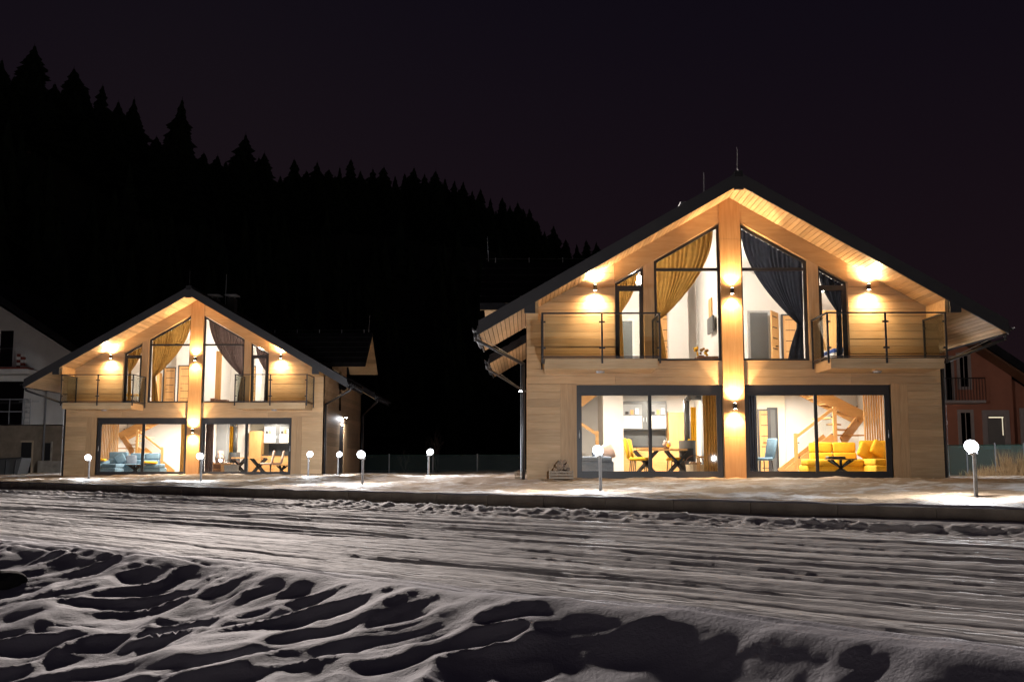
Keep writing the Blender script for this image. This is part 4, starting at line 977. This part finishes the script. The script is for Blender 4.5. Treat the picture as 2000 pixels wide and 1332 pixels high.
bouquet(H1+Vector((uT+.15, 2.4, .76)), ['pink_cloth', 'yellow_cloth', 'white_paint'], 'dried flowers on the dining table in the right cottage', .12, 10, 3)
chair(H1+Vector((lo(H1, 1489, 900, 2.0)[0], 2.0, 0)), -1.2, 'blue_cloth', 'blue dining chair half hidden by the navy curtain')
uT2, _ = lo(H2, 497, 900, 2.4)
dining_table(H2+Vector((uT2-.25, 2.4, 0)), 'wooden dining table with crossed black legs in the left cottage', 1.35)
for k, (du, dv_, rz, lb) in enumerate(((.62, 1.95, -1.3, 'front pink dining chair right of the left cottage table'), (.95, 2.35, -1.3, 'rear pink dining chair right of the left cottage table'), (-1.15, 2.2, 1.35, 'pale dining chair left of the left cottage table, behind the window bar'), (-1.75, 1.8, 1.2, 'pale dining chair beside the firewood basket in the left cottage'))):
    chair(H2+Vector((uT2+du, dv_, 0)), rz, 'pink_cloth', lb)
def kitchen(H, x0, x1, par_label, v=5.35, sg=1):
    t = empty('kitchen_unit', H+Vector((0,0,0)), par_label, 'kitchen', 'fitted kitchens')
    u0, u1 = lo(H, x0, 900, v)[0], lo(H, x1, 900, v)[0]
    MB().box(u0, u1, v, 5.98, 0, .86).build('base_cabinet', 'oak_x', t); MB().box(u0-.01, u1+.01, v-.03, 5.98, .86, .90).build('worktop', 'soft_black', t)
    n = 4
    for k in range(n): MB().box(u0+.01, u0+.55, v-.018, v-.001, .05+.2*k, .235+.2*k).build('drawer_front', 'oak_x', t)
    MB().box(u0, u1, 5.9, 5.985, .91, 1.42).build('splashback', 'cabinet_grey', t)
    uc = v+.27
    MB().box(u0, u1, uc, 5.98, 1.42, 2.32).build('wall_cabinet', 'cabinet_grey', t)
    wd = u1-u0
    for (a, b) in ((.02, .45), (.60, .98)):
        MB().box(u0+wd*a, u0+wd*b, uc-.018, uc-.001, 1.46, 1.86).build('cabinet_door', 'cabinet_white', t)
        MB().box(u0+wd*a, u0+wd*b, uc-.015, uc-.001, 1.88, 2.22).build('glazed_door', 'grey_wall', t)
        for q in range(3): MB().box(u0+wd*(a+.06+.11*q), u0+wd*(a+.13+.11*q), uc-.05, uc-.016, 1.90, 1.99+.05*q).build('jar', ('soft_black', 'oak', 'white_paint')[q], t)
    for q in (.485, .545): MB().bar((u0+wd*q, uc-.03, 1.66), (u0+wd*q, uc-.03, 1.80), .02).build('handle', 'steel', t)
    return t, u0, u1
kitchen(H1, 1217, 1306, 'grey and white fitted kitchen with oak base at the back of the right cottage')
dbox(None, H1, 1306, 1338, 805, 925, 5.2, .6, 'tall_cupboard', 'oak', 0)
tag(C.objects[-1], 'tall oak cupboard right of the right cottage kitchen', 'cupboard')
u0, _ = lo(H1, 1178, 800, 3.7); u1, _ = lo(H1, 1217, 800, 3.7); MB().box(u0, u1, 3.7, 5.99, 0, 2.55).build('partition', 'white_wall', C1)
kitchen(H2, 511, 563, 'dark grey fitted kitchen at the back of the left cottage right-hand room', 4.6)
MB().box(lo(H2, 470, 800, 4.8)[0], lo(H2, 564, 800, 4.8)[0], 5.99, 6.0, 0, 2.55).build('partition', 'cream_wall', C2)
dbox(None, H2, 487, 508, 842, 925, 4.4, .6, 'tall_cupboard', 'oak', 0); tag(C.objects[-1], 'tall oak cupboard left of the left cottage kitchen', 'cupboard')
dbox(C2, H2, 424, 440, 826, 925, 3.0, .5, 'chimney_breast', 'grey_wall', 0)
dbox(C2, H2, 465, 481, 826, 925, 4.6, .5, 'partition', 'white_wall', 0)
def stove(H, u, v, label, pipe_to):
    t = empty('wood_stove', H+Vector((u, v, 0)), label, 'stove', 'black wood stoves')
    MB().cyl((0,0,.0), (0,0,.08), .2, n=20).build('plinth', 'soft_black', t); MB().cyl((0,0,.08), (0,0,1.0), .24, n=24).build('body', 'cabinet_grey', t, smooth='auto')
    MB().box(-.13, .13, -.252, -.2, .42, .78).build('fire_door', 'soft_black', t)
    p = MB().cyl((0,0,1.0), (0,0,2.15), .085, n=14).cyl((0,0,2.15), (.1*pipe_to,0,2.25), .085, n=14).cyl((.1*pipe_to,0,2.25), (.45*pipe_to,0,2.25), .085, n=14)
    p.ball((0,0,2.15), .087).ball((.1*pipe_to,0,2.25), .087).build('flue_pipe', 'cabinet_grey', t, smooth=True)
stove(H1, lo(H1, 1343, 900, 2.7)[0], 2.7, 'dark wood stove with bent flue pipe beside the right cottage dining table', 1)
stove(H2, lo(H2, 458, 900, 3.6)[0], 3.6, 'dark wood stove with bent flue pipe at the back of the left cottage', -1)
MB().box(-.42, -.082, 2.0, 2.75, 0, 2.55).build('chimney_breast', 'grey_wall', C1)
drape(H2, lo(H2, 441, 900, 4.2)[0], lo(H2, 460, 900, 4.2)[0], 4.2, .02, 2.4, 'yellow_cloth', 'bright yellow hanging behind the stove in the left cottage', 5)
drape(H1, -.62, -.46, 3.3, .5, 2.0, 'yellow_cloth', 'narrow yellow hanging behind the stove in the right cottage', 3, .03)
def basket(loc, label, r=.22, h_=.28, mat='cardboard'):
    t = empty('basket', loc, label, 'basket', 'baskets indoors')
    MB().cyl((0,0,0), (0,0,h_), r*.85, r, 18).build('body', mat, t)
    hn = MB()
    for i in range(8):
        a, b = math.pi*i/8, math.pi*(i+1)/8; hn.bar((r*math.cos(a),0,h_+.25*math.sin(a)), (r*math.cos(b),0,h_+.25*math.sin(b)), .02)
    hn.build('handle', 'brown_wood', t)
    for k in range(4): MB().cyl((-.12+.08*k,-.15,h_+.02+.02*(k%2)), (-.1+.08*k,.15,h_+.03), .045, n=8).build('log', 'firewood', t)
basket(H1+Vector((lo(H1, 1357, 900, 1.5)[0], 1.5, 0)), 'firewood basket on the floor near the mustard curtain in the right cottage', .26, .32)
st_ = empty('side_table', H1+Vector((lo(H1, 1374, 900, 1.1)[0], 1.1, 0)), 'small oak side table beside the mustard curtain in the right cottage', 'table')
MB().box(-.17, .15, -.17, .17, .5, .54).build('table_top', 'oak_x', st_)
for x in (-.15, .11):
    for y in (-.15, .13): MB().box(x, x+.035, y, y+.035, 0, .5).build('leg', 'oak', st_)
basket(H2+Vector((lo(H2, 452, 900, 1.4)[0], 1.4, 0)), 'round grey basket on the floor before the stove in the left cottage', .34, .42, 'grey_wall')
sh = empty('sideboard', H2+Vector((lo(H2, 416, 900, 1.2)[0], 1.2, 0)), 'low oak sideboard beside the mauve curtain in the left cottage', 'cabinet')
MB().box(0, .75, 0, .4, 0, .48).build('carcass', 'oak_x', sh); MB().box(-.01, .76, -.01, .41, .48, .51).build('top', 'oak_x', sh); MB().box(.02, .34, -.008, .0, .04, .22).build('drawer_front', 'brown_wood', sh); MB().box(.02, .34, -.008, .0, .25, .44).build('drawer_front', 'brown_wood', sh)
basket(H2+Vector((lo(H2, 422, 900, 1.2)[0]+.1, 1.4, .512)), 'dark basket with arched handle on the oak sideboard', .2, .16, 'brown_wood')
# armchair-like sofa end at the left of the right cottage dining room
sofa(H1, lo(H1, 1130, 900, 1.6)[0]-.5, 1.3, 'blue_grey_cloth', 'blue-grey sofa at the left end of the right cottage dining room', [('base', (0, 1.45, 0, .85, .08, .42)), ('seat_cushion', (0, 1.40, -.02, .7, .40, .54)), ('back_cushion', (-.1, .55, .55, .85, .50, 1.05)), ('armrest', (.9, 1.42, .55, .85, .5, .70))])
cushion(H1, lo(H1, 1186, 900, 1.6)[0], 1.7, .66, 'pink_cloth', 'orange-pink cushion lying on the blue-grey sofa in the right cottage', 1.2)
# back wall doors of the living room
u0, _ = lo(H1, 1484, 812, 5.6); u1, _ = lo(H1, 1503, 812, 5.6); room_door(C1, u0, u1, 5.7, 0, 2.02)
u0, _ = lo(H1, 1507, 808, 5.4); u1, _ = lo(H1, 1519, 808, 5.4); opening(C1, u0, u1, 5.72, 0, 2.05, 'anthracite')
MB().box(lo(H1, 1480, 808, 5.7)[0], lo(H1, 1534, 808, 5.7)[0], 5.75, 5.99, 0, 2.55).build('partition', 'cream_wall', C1)

# ------------------------------------------------------------------ surroundings
def wpt(px, py, Y): return at(px, py, Y)
# --- unfinished white building at the left edge
YL = 55.0
gz = .35
b = empty('unfinished_building', (at(60, 925, YL)[0], YL, gz), 'unfinished white rendered building with bare block ground floor at the left edge', 'building')
ox = b.location.x
bx = lambda px: at(px, 900, YL)[0]-ox
bz = lambda py: at(60, py, YL)[2]-gz
def pane_box(par, x0, x1, y0, y1, v0, v1, name, mat): return MB().box(bx(x0), bx(x1), v0, v1, bz(y1), bz(y0)).build(name, mat, par)
wl = MB(); wl.box(bx(-330), bx(170), 0, 8, -.5, bz(831)).build('block_wall', 'block_wall', b)
MB().prism([(bx(-330), bz(829)), (bx(170), bz(829)), (bx(170), bz(713)), (bx(-80), bz(560)), (bx(-330), bz(713))], -.02, 8).build('rendered_wall', 'render_white', b)
for sg, x1, y1 in ((1, 205, 727), (-1, -365, 727)):
    MB().prism([(bx(-80), bz(548)), (bx(x1), bz(y1)), (bx(x1), bz(y1-14)), (bx(-80), bz(534))], -.9, 9).build('roof_slope', 'roof_tile', b)
for (x0, x1, y0, y1) in ((-12, 13, 646, 716), (-30, 40, 745, 829)):
    f = pane_box(b, x0, x1, y0, y1, -.03, -.015, 'window', 'dark_glass')
    pane_box(f, x0, x1, (y0+y1)/2-1, (y0+y1)/2+1, -.06, -.03, 'window_bar', 'anthracite')
pane_box(b, -60, 67, 725, 734, -1.3, -.021, 'balcony_slab', 'render_white')
pane_box(b, -60, 65, 721.5, 724.8, -1.32, -.5, 'balcony_edge', 'red_brick')
br = empty('railing', (0,0,0)); br.parent = b
for x in (-20, 14, 40): pane_box(br, x-.6, x+.6, 778, 829, -.10, -.06, 'rail_post', 'galv')
pane_box(br, -30, 50, 779, 781, -.11, -.06, 'rail', 'galv'); pane_box(br, -30, 50, 803, 805, -.11, -.06, 'rail', 'galv')
d = pane_box(b, 41, 61, 864, 930, -.03, -.005, 'doorway', 'soft_black'); pane_box(d, 61.2, 64, 860, 930, -.05, -.005, 'door_frame', 'crate_wood'); pane_box(d, 39, 64, 860, 863.6, -.05, -.005, 'door_frame', 'crate_wood')
d = pane_box(b, 87, 98, 865, 899, -.03, -.005, 'window', 'soft_black'); pane_box(d, 98.2, 101.5, 862, 900, -.05, -.005, 'window_frame', 'concrete')
pane_box(b, 80, 126, 900, 928, -.35, -.006, 'parapet', 'concrete')
for x in (83, 84.5): pane_box(b, x, x+1.2, 738, 925, -.08, -.03, 'drain_pipe', 'galv')
sc1 = empty('brick_stack', (at(40, 722, YL-.9)[0], YL-.9, at(40, 721, YL-.9)[2]), 'red and white packed bricks on the unfinished balcony', 'bricks')
for k in range(5):
    for j in range(2): MB().box(-.18+.2*j, .0+.2*j, -.1, .1, .03+.155*k, .17+.155*k).build('brick', ('red_brick', 'render_white')[(k+j) % 2], sc1)
scf = empty('scaffold_frame', (at(46, 829, YL-.5)[0], YL-.5, at(46, 829, YL-.5)[2]), 'thin scaffold ladder standing against the white building', 'scaffold')
for x in (0, .32): MB().cyl((x,0,0), (x,0,1.35), .022, n=6).build('pole', 'galv', scf)
for k in range(5): MB().cyl((0,0,.1+.26*k), (.32,0,.1+.26*k), .018, n=6).build('rung', 'galv', scf)
MB().cyl((-.3,0,1.2), (.75,0,1.2), .018, n=6).build('cross_bar', 'galv', scf)
X0, _, _ = at(18, 925, 50)
ct = empty('waste_container', (X0, 50, .38), 'dark metal waste container before the unfinished building', 'container')
MB().prism([(-1.0,0), (.62,0), (.8,.85), (-1.2,.72)], -.5, .5).build('body', 'cabinet_grey', ct); MB().bar((-1.22,-.52,.74), (.82,-.52,.86), .06).build('rim', 'anthracite', ct)
for k in range(4): MB().bar((-.8+.42*k,-.52,.05), (-.84+.46*k,-.52,.75), .05).build('rib', 'anthracite', ct)
# --- salmon house at the right edge
YR = 41.0; b = empty('salmon_house', (at(1920, 925, YR)[0], YR, .45), 'salmon pink neighbouring house with dark roof at the right edge', 'house'); ox = b.location.x; gz = .45
bx = lambda px: at(px, 900, YR)[0]-ox
bz = lambda py: at(1920, py, YR)[2]-gz
MB().prism([(bx(1760), -.5), (bx(1985), -.5), (bx(1985), bz(716)), (bx(1900), bz(655)), (bx(1760), bz(655))], 0, 7).build('front_wall', 'salmon', b)
MB().box(bx(1985.3), bx(2090), .6, 7, -.5, bz(730)).build('side_wing', 'salmon', b)
MB().prism([(bx(1896), bz(668)), (bx(2040), bz(765)), (bx(2040), bz(748)), (bx(1850), bz(618)), (bx(1700), bz(720)), (bx(1700), bz(735))], -.9, 7.5).build('roof', 'roof_tile', b)
MB().prism([(bx(1898), bz(672)), (bx(2038), bz(766)), (bx(2038), bz(771)), (bx(1898), bz(677))], -.88, -.02).build('eave_soffit', 'brown_wood', b)
def win(x0, x1, y0, y1, tr, lit=False, bars=True):
    f = pane_box(b, x0, x1, y0, y1, -.02, -.004, 'window', 'dark_glass' if not lit else 'salmon_trim'); w_ = tr
    for a in ((x0-w_, x0-.2, y0-w_, y1+w_), (x1+.2, x1+w_, y0-w_, y1+w_), (x0, x1, y0-w_, y0-.2), (x0, x1, y1+.2, y1+w_)): pane_box(f, *a, -.07, -.003, 'surround', 'salmon_trim')
    if lit:
        pane_box(f, x0+1.5, x1-1.5, y0+1, y1-1, -.03, -.0205, 'pane', 'pane_glass'); pane_box(f, x0+4, x1-2, y0+4.2, y0+6, -.024, -.0203, 'light_strip', 'lit_strip'); pane_box(f, x1-5, x1-3.6, y0+6, y1-18, -.024, -.0203, 'light_strip', 'lit_strip')
    elif bars: pane_box(f, (x0+x1)/2-.7, (x0+x1)/2+.7, y0, y1, -.04, -.0205, 'window_bar', 'salmon_trim')
win(1931, 1966, 810, 868, 9, True); win(1883, 1899, 695, 755, 6); win(1842, 1866, 700, 784, 5); win(1880, 1899, 806, 868, 6); win(2004, 2030, 805, 868, 8)
pane_box(b, 1800, 1908, 785, 790, -1.1, -.001, 'balcony_slab', 'salmon_trim')
br = empty('balcony_railing', (0,0,0)); br.parent = b
pane_box(br, 1800, 1908, 742.5, 744, -1.12, -1.08, 'rail', 'soft_black')
for k in range(18): x = 1812+k*5.6; pane_box(br, x, x+.7, 744, 785, -1.11, -1.09, 'baluster', 'soft_black')
# --- fences
def mesh_fence(px0, px1, Y0, Y1, top, label, n, zg, mat='fence_mesh', thick=.03):
    p, q = Vector(at(px0, 900, Y0)), Vector(at(px1, 900, Y1)); d = q-p
    t = empty('mesh_fence', (p.x, p.y, zg), label, 'fence'); d.z = 0
    for k in range(n+1):
        r = d*(k/n); MB().cyl((r.x, r.y, -.1), (r.x, r.y, top+.06), thick, n=8).build('post', 'galv', t)
    for k in range(n):
        a, b_ = d*(k/n), d*((k+1)/n); mb = MB()
        for (z0, z1) in ((.03, top),):
            mb.add([(a.x,a.y,z0),(b_.x,b_.y,z0),(b_.x,b_.y,z1),(a.x,a.y,z1)], [(0,1,2,3)])
        mb.build('mesh_panel', mat, t)
        MB().cyl((a.x,a.y,top), (b_.x,b_.y,top), .012, n=5).build('tension_wire', 'green_wire', t)
mesh_fence(1835, 2060, 34.5, 33.0, 1.0, 'teal windbreak mesh fence between the right cottage and the salmon house', 4, .50)
m2, t2, b2_ = newmat('wire_mesh'); o2 = t2.nodes['Material Output']; b2_.inputs['Base Color'].default_value = (.06,.10,.09,1)
tr2 = N(t2, 'ShaderNodeBsdfTransparent'); mx2 = N(t2, 'ShaderNodeMixShader'); mx2.inputs[0].default_value = .28
t2.links.new(tr2.outputs[0], mx2.inputs[1]); t2.links.new(b2_.outputs[0], mx2.inputs[2]); t2.links.new(mx2.outputs[0], o2.inputs['Surface'])
mesh_fence(676, 1110, 56, 54, 1.0, 'green wire mesh fence with thin posts across the gap between the cottages', 5, .43, 'wire_mesh', .035)
# --- crates of firewood beside the right cottage
def crate(loc, label, w_, h_, d_, n, seed):
    r = random.Random(seed); t = empty('firewood_crate', loc, label, 'crate', 'crates by the right cottage')
    for k in range(3): MB().box(-w_/2, w_/2, -d_/2, -d_/2+.02, .01+k*h_/3, h_*(k+1)/3-.012).build('slat', 'crate_wood', t); MB().box(-w_/2, w_/2, d_/2-.02, d_/2, .01+k*h_/3, h_*(k+1)/3-.012).build('slat', 'crate_wood', t)
    for s in (-1, 1): MB().box(*sorted((s*w_/2, s*(w_/2-.02))), -d_/2+.021, d_/2-.021, 0, h_).build('end_panel', 'crate_wood', t)
    for k in range(n):
        lv = k//5; x = -w_/2+.09+(k % 5)*(w_-.18)/4+.02*lv; x = x*(1-.22*lv)
        MB().cyl((x, -d_/2+.03, h_*.8+.085*lv+r.uniform(-.02,.02)), (x+r.uniform(-.03,.03), d_/2-.03, h_*.8+.085*lv+r.uniform(-.02,.02)), r.uniform(.04,.055), r.uniform(.035,.05), 7).build('log', 'firewood', t)
u, _ = lo(H1, 1096, 930, -.3); crate(H1+Vector((u, -.3, -.06)), 'low crate heaped with split logs against the right cottage wall', .62, .22, .36, 20, 3)
u, _ = lo(H1, 1014, 930, .4); crate(H1+Vector((u, .6, -.06)), 'small pale crate beside the downpipe of the right cottage', .24, .2, .24, 3, 5)
# --- dry grass tufts, bare shrub, boulder
def tuft(px, py, Y, n, hgt, label, spread=.5):
    x, y, _ = at(px, py, Y); r = random.Random(int(px)); mb = MB()
    for k in range(n):
        a, b2 = r.uniform(-spread, spread), r.uniform(-.25, .25); h_ = hgt*r.uniform(.4, 1); lx, ly = r.uniform(-.18,.18), r.uniform(-.1,.1); w_ = .008
        mb.add([(a-w_,b2,0),(a+w_,b2,0),(a+lx*.5+w_,b2+ly*.5,h_*.6),(a+lx*.5-w_,b2+ly*.5,h_*.6),(a+lx,b2+ly,h_)], [(0,1,2,3),(3,2,4)])
    o = mb.build('grass_tuft', 'dry_grass', None); o.location = (x, y, .47); tag(o, label, 'grass', 'dry grass tufts')
tuft(1950, 925, 31, 110, .5, 'sparse dry grass tuft left of the tall one before the teal fence', .6); tuft(1985, 925, 31.5, 200, .95, 'tall dry grass tuft before the teal fence at the right edge', .5); tuft(1908, 925, 32, 70, .35, 'low dry grass right behind the large bollard lamp', .5)
def shrub(px, Y, hgt, label, seed):
    r = random.Random(seed); x, y, _ = at(px, 925, Y); t = empty('bare_shrub', (x, y, .42), label, 'shrub')
    mb = MB()
    def br_(p, d, l, rad, lv):
        q = p+d*l; mb.cyl(p, q, rad, rad*.6, 5)
        if lv > 0:
            for k in range(3): br_(p+d*l*r.uniform(.4,1), (d+Vector((r.uniform(-.6,.6), r.uniform(-.6,.6), r.uniform(0,.5)))).normalized(), l*r.uniform(.45,.7), rad*.55, lv-1)
    for k in range(4): br_(Vector((0,0,0)), Vector((r.uniform(-.45,.45), r.uniform(-.4,.4), 1)).normalized(), hgt*.5, .025, 3)
    mb.build('branches', 'bark', t)
shrub(855, 57.5, 2.6, 'bare leafless shrub behind the wire fence and the lone bollard lamp', 4)
shrub(790, 58, 1.5, 'small bare shrub behind the wire fence, left of the tall one', 5)
x, y, _ = ground_at(8, 1108, .0)
bm = bmesh.new(); bmesh.ops.create_icosphere(bm, subdivisions=4, radius=1)
for v in bm.verts:
    n_ = 1+.25*float(fbm(np.array([v.co.x*1.3+5]), np.array([v.co.y*1.3+v.co.z]), 3, 60)[0]); v.co = Vector((v.co.x*.17*n_, v.co.y*.14*n_, v.co.z*.085*n_))
me = bpy.data.meshes.new('boulder'); bm.to_mesh(me); bm.free(); me.shade_smooth(); me.materials.append(M['boulder'])
o = bpy.data.objects.new('boulder', me); C.objects.link(o); o.location = (x, y, float(road_h(np.array([[Vector((x,y)).dot(e_s)]]), np.array([[Vector((x,y)).dot(n_t)]]))[0,0])+.03); tag(o, 'dark boulder poking out of the snow at the lower left edge', 'rock')
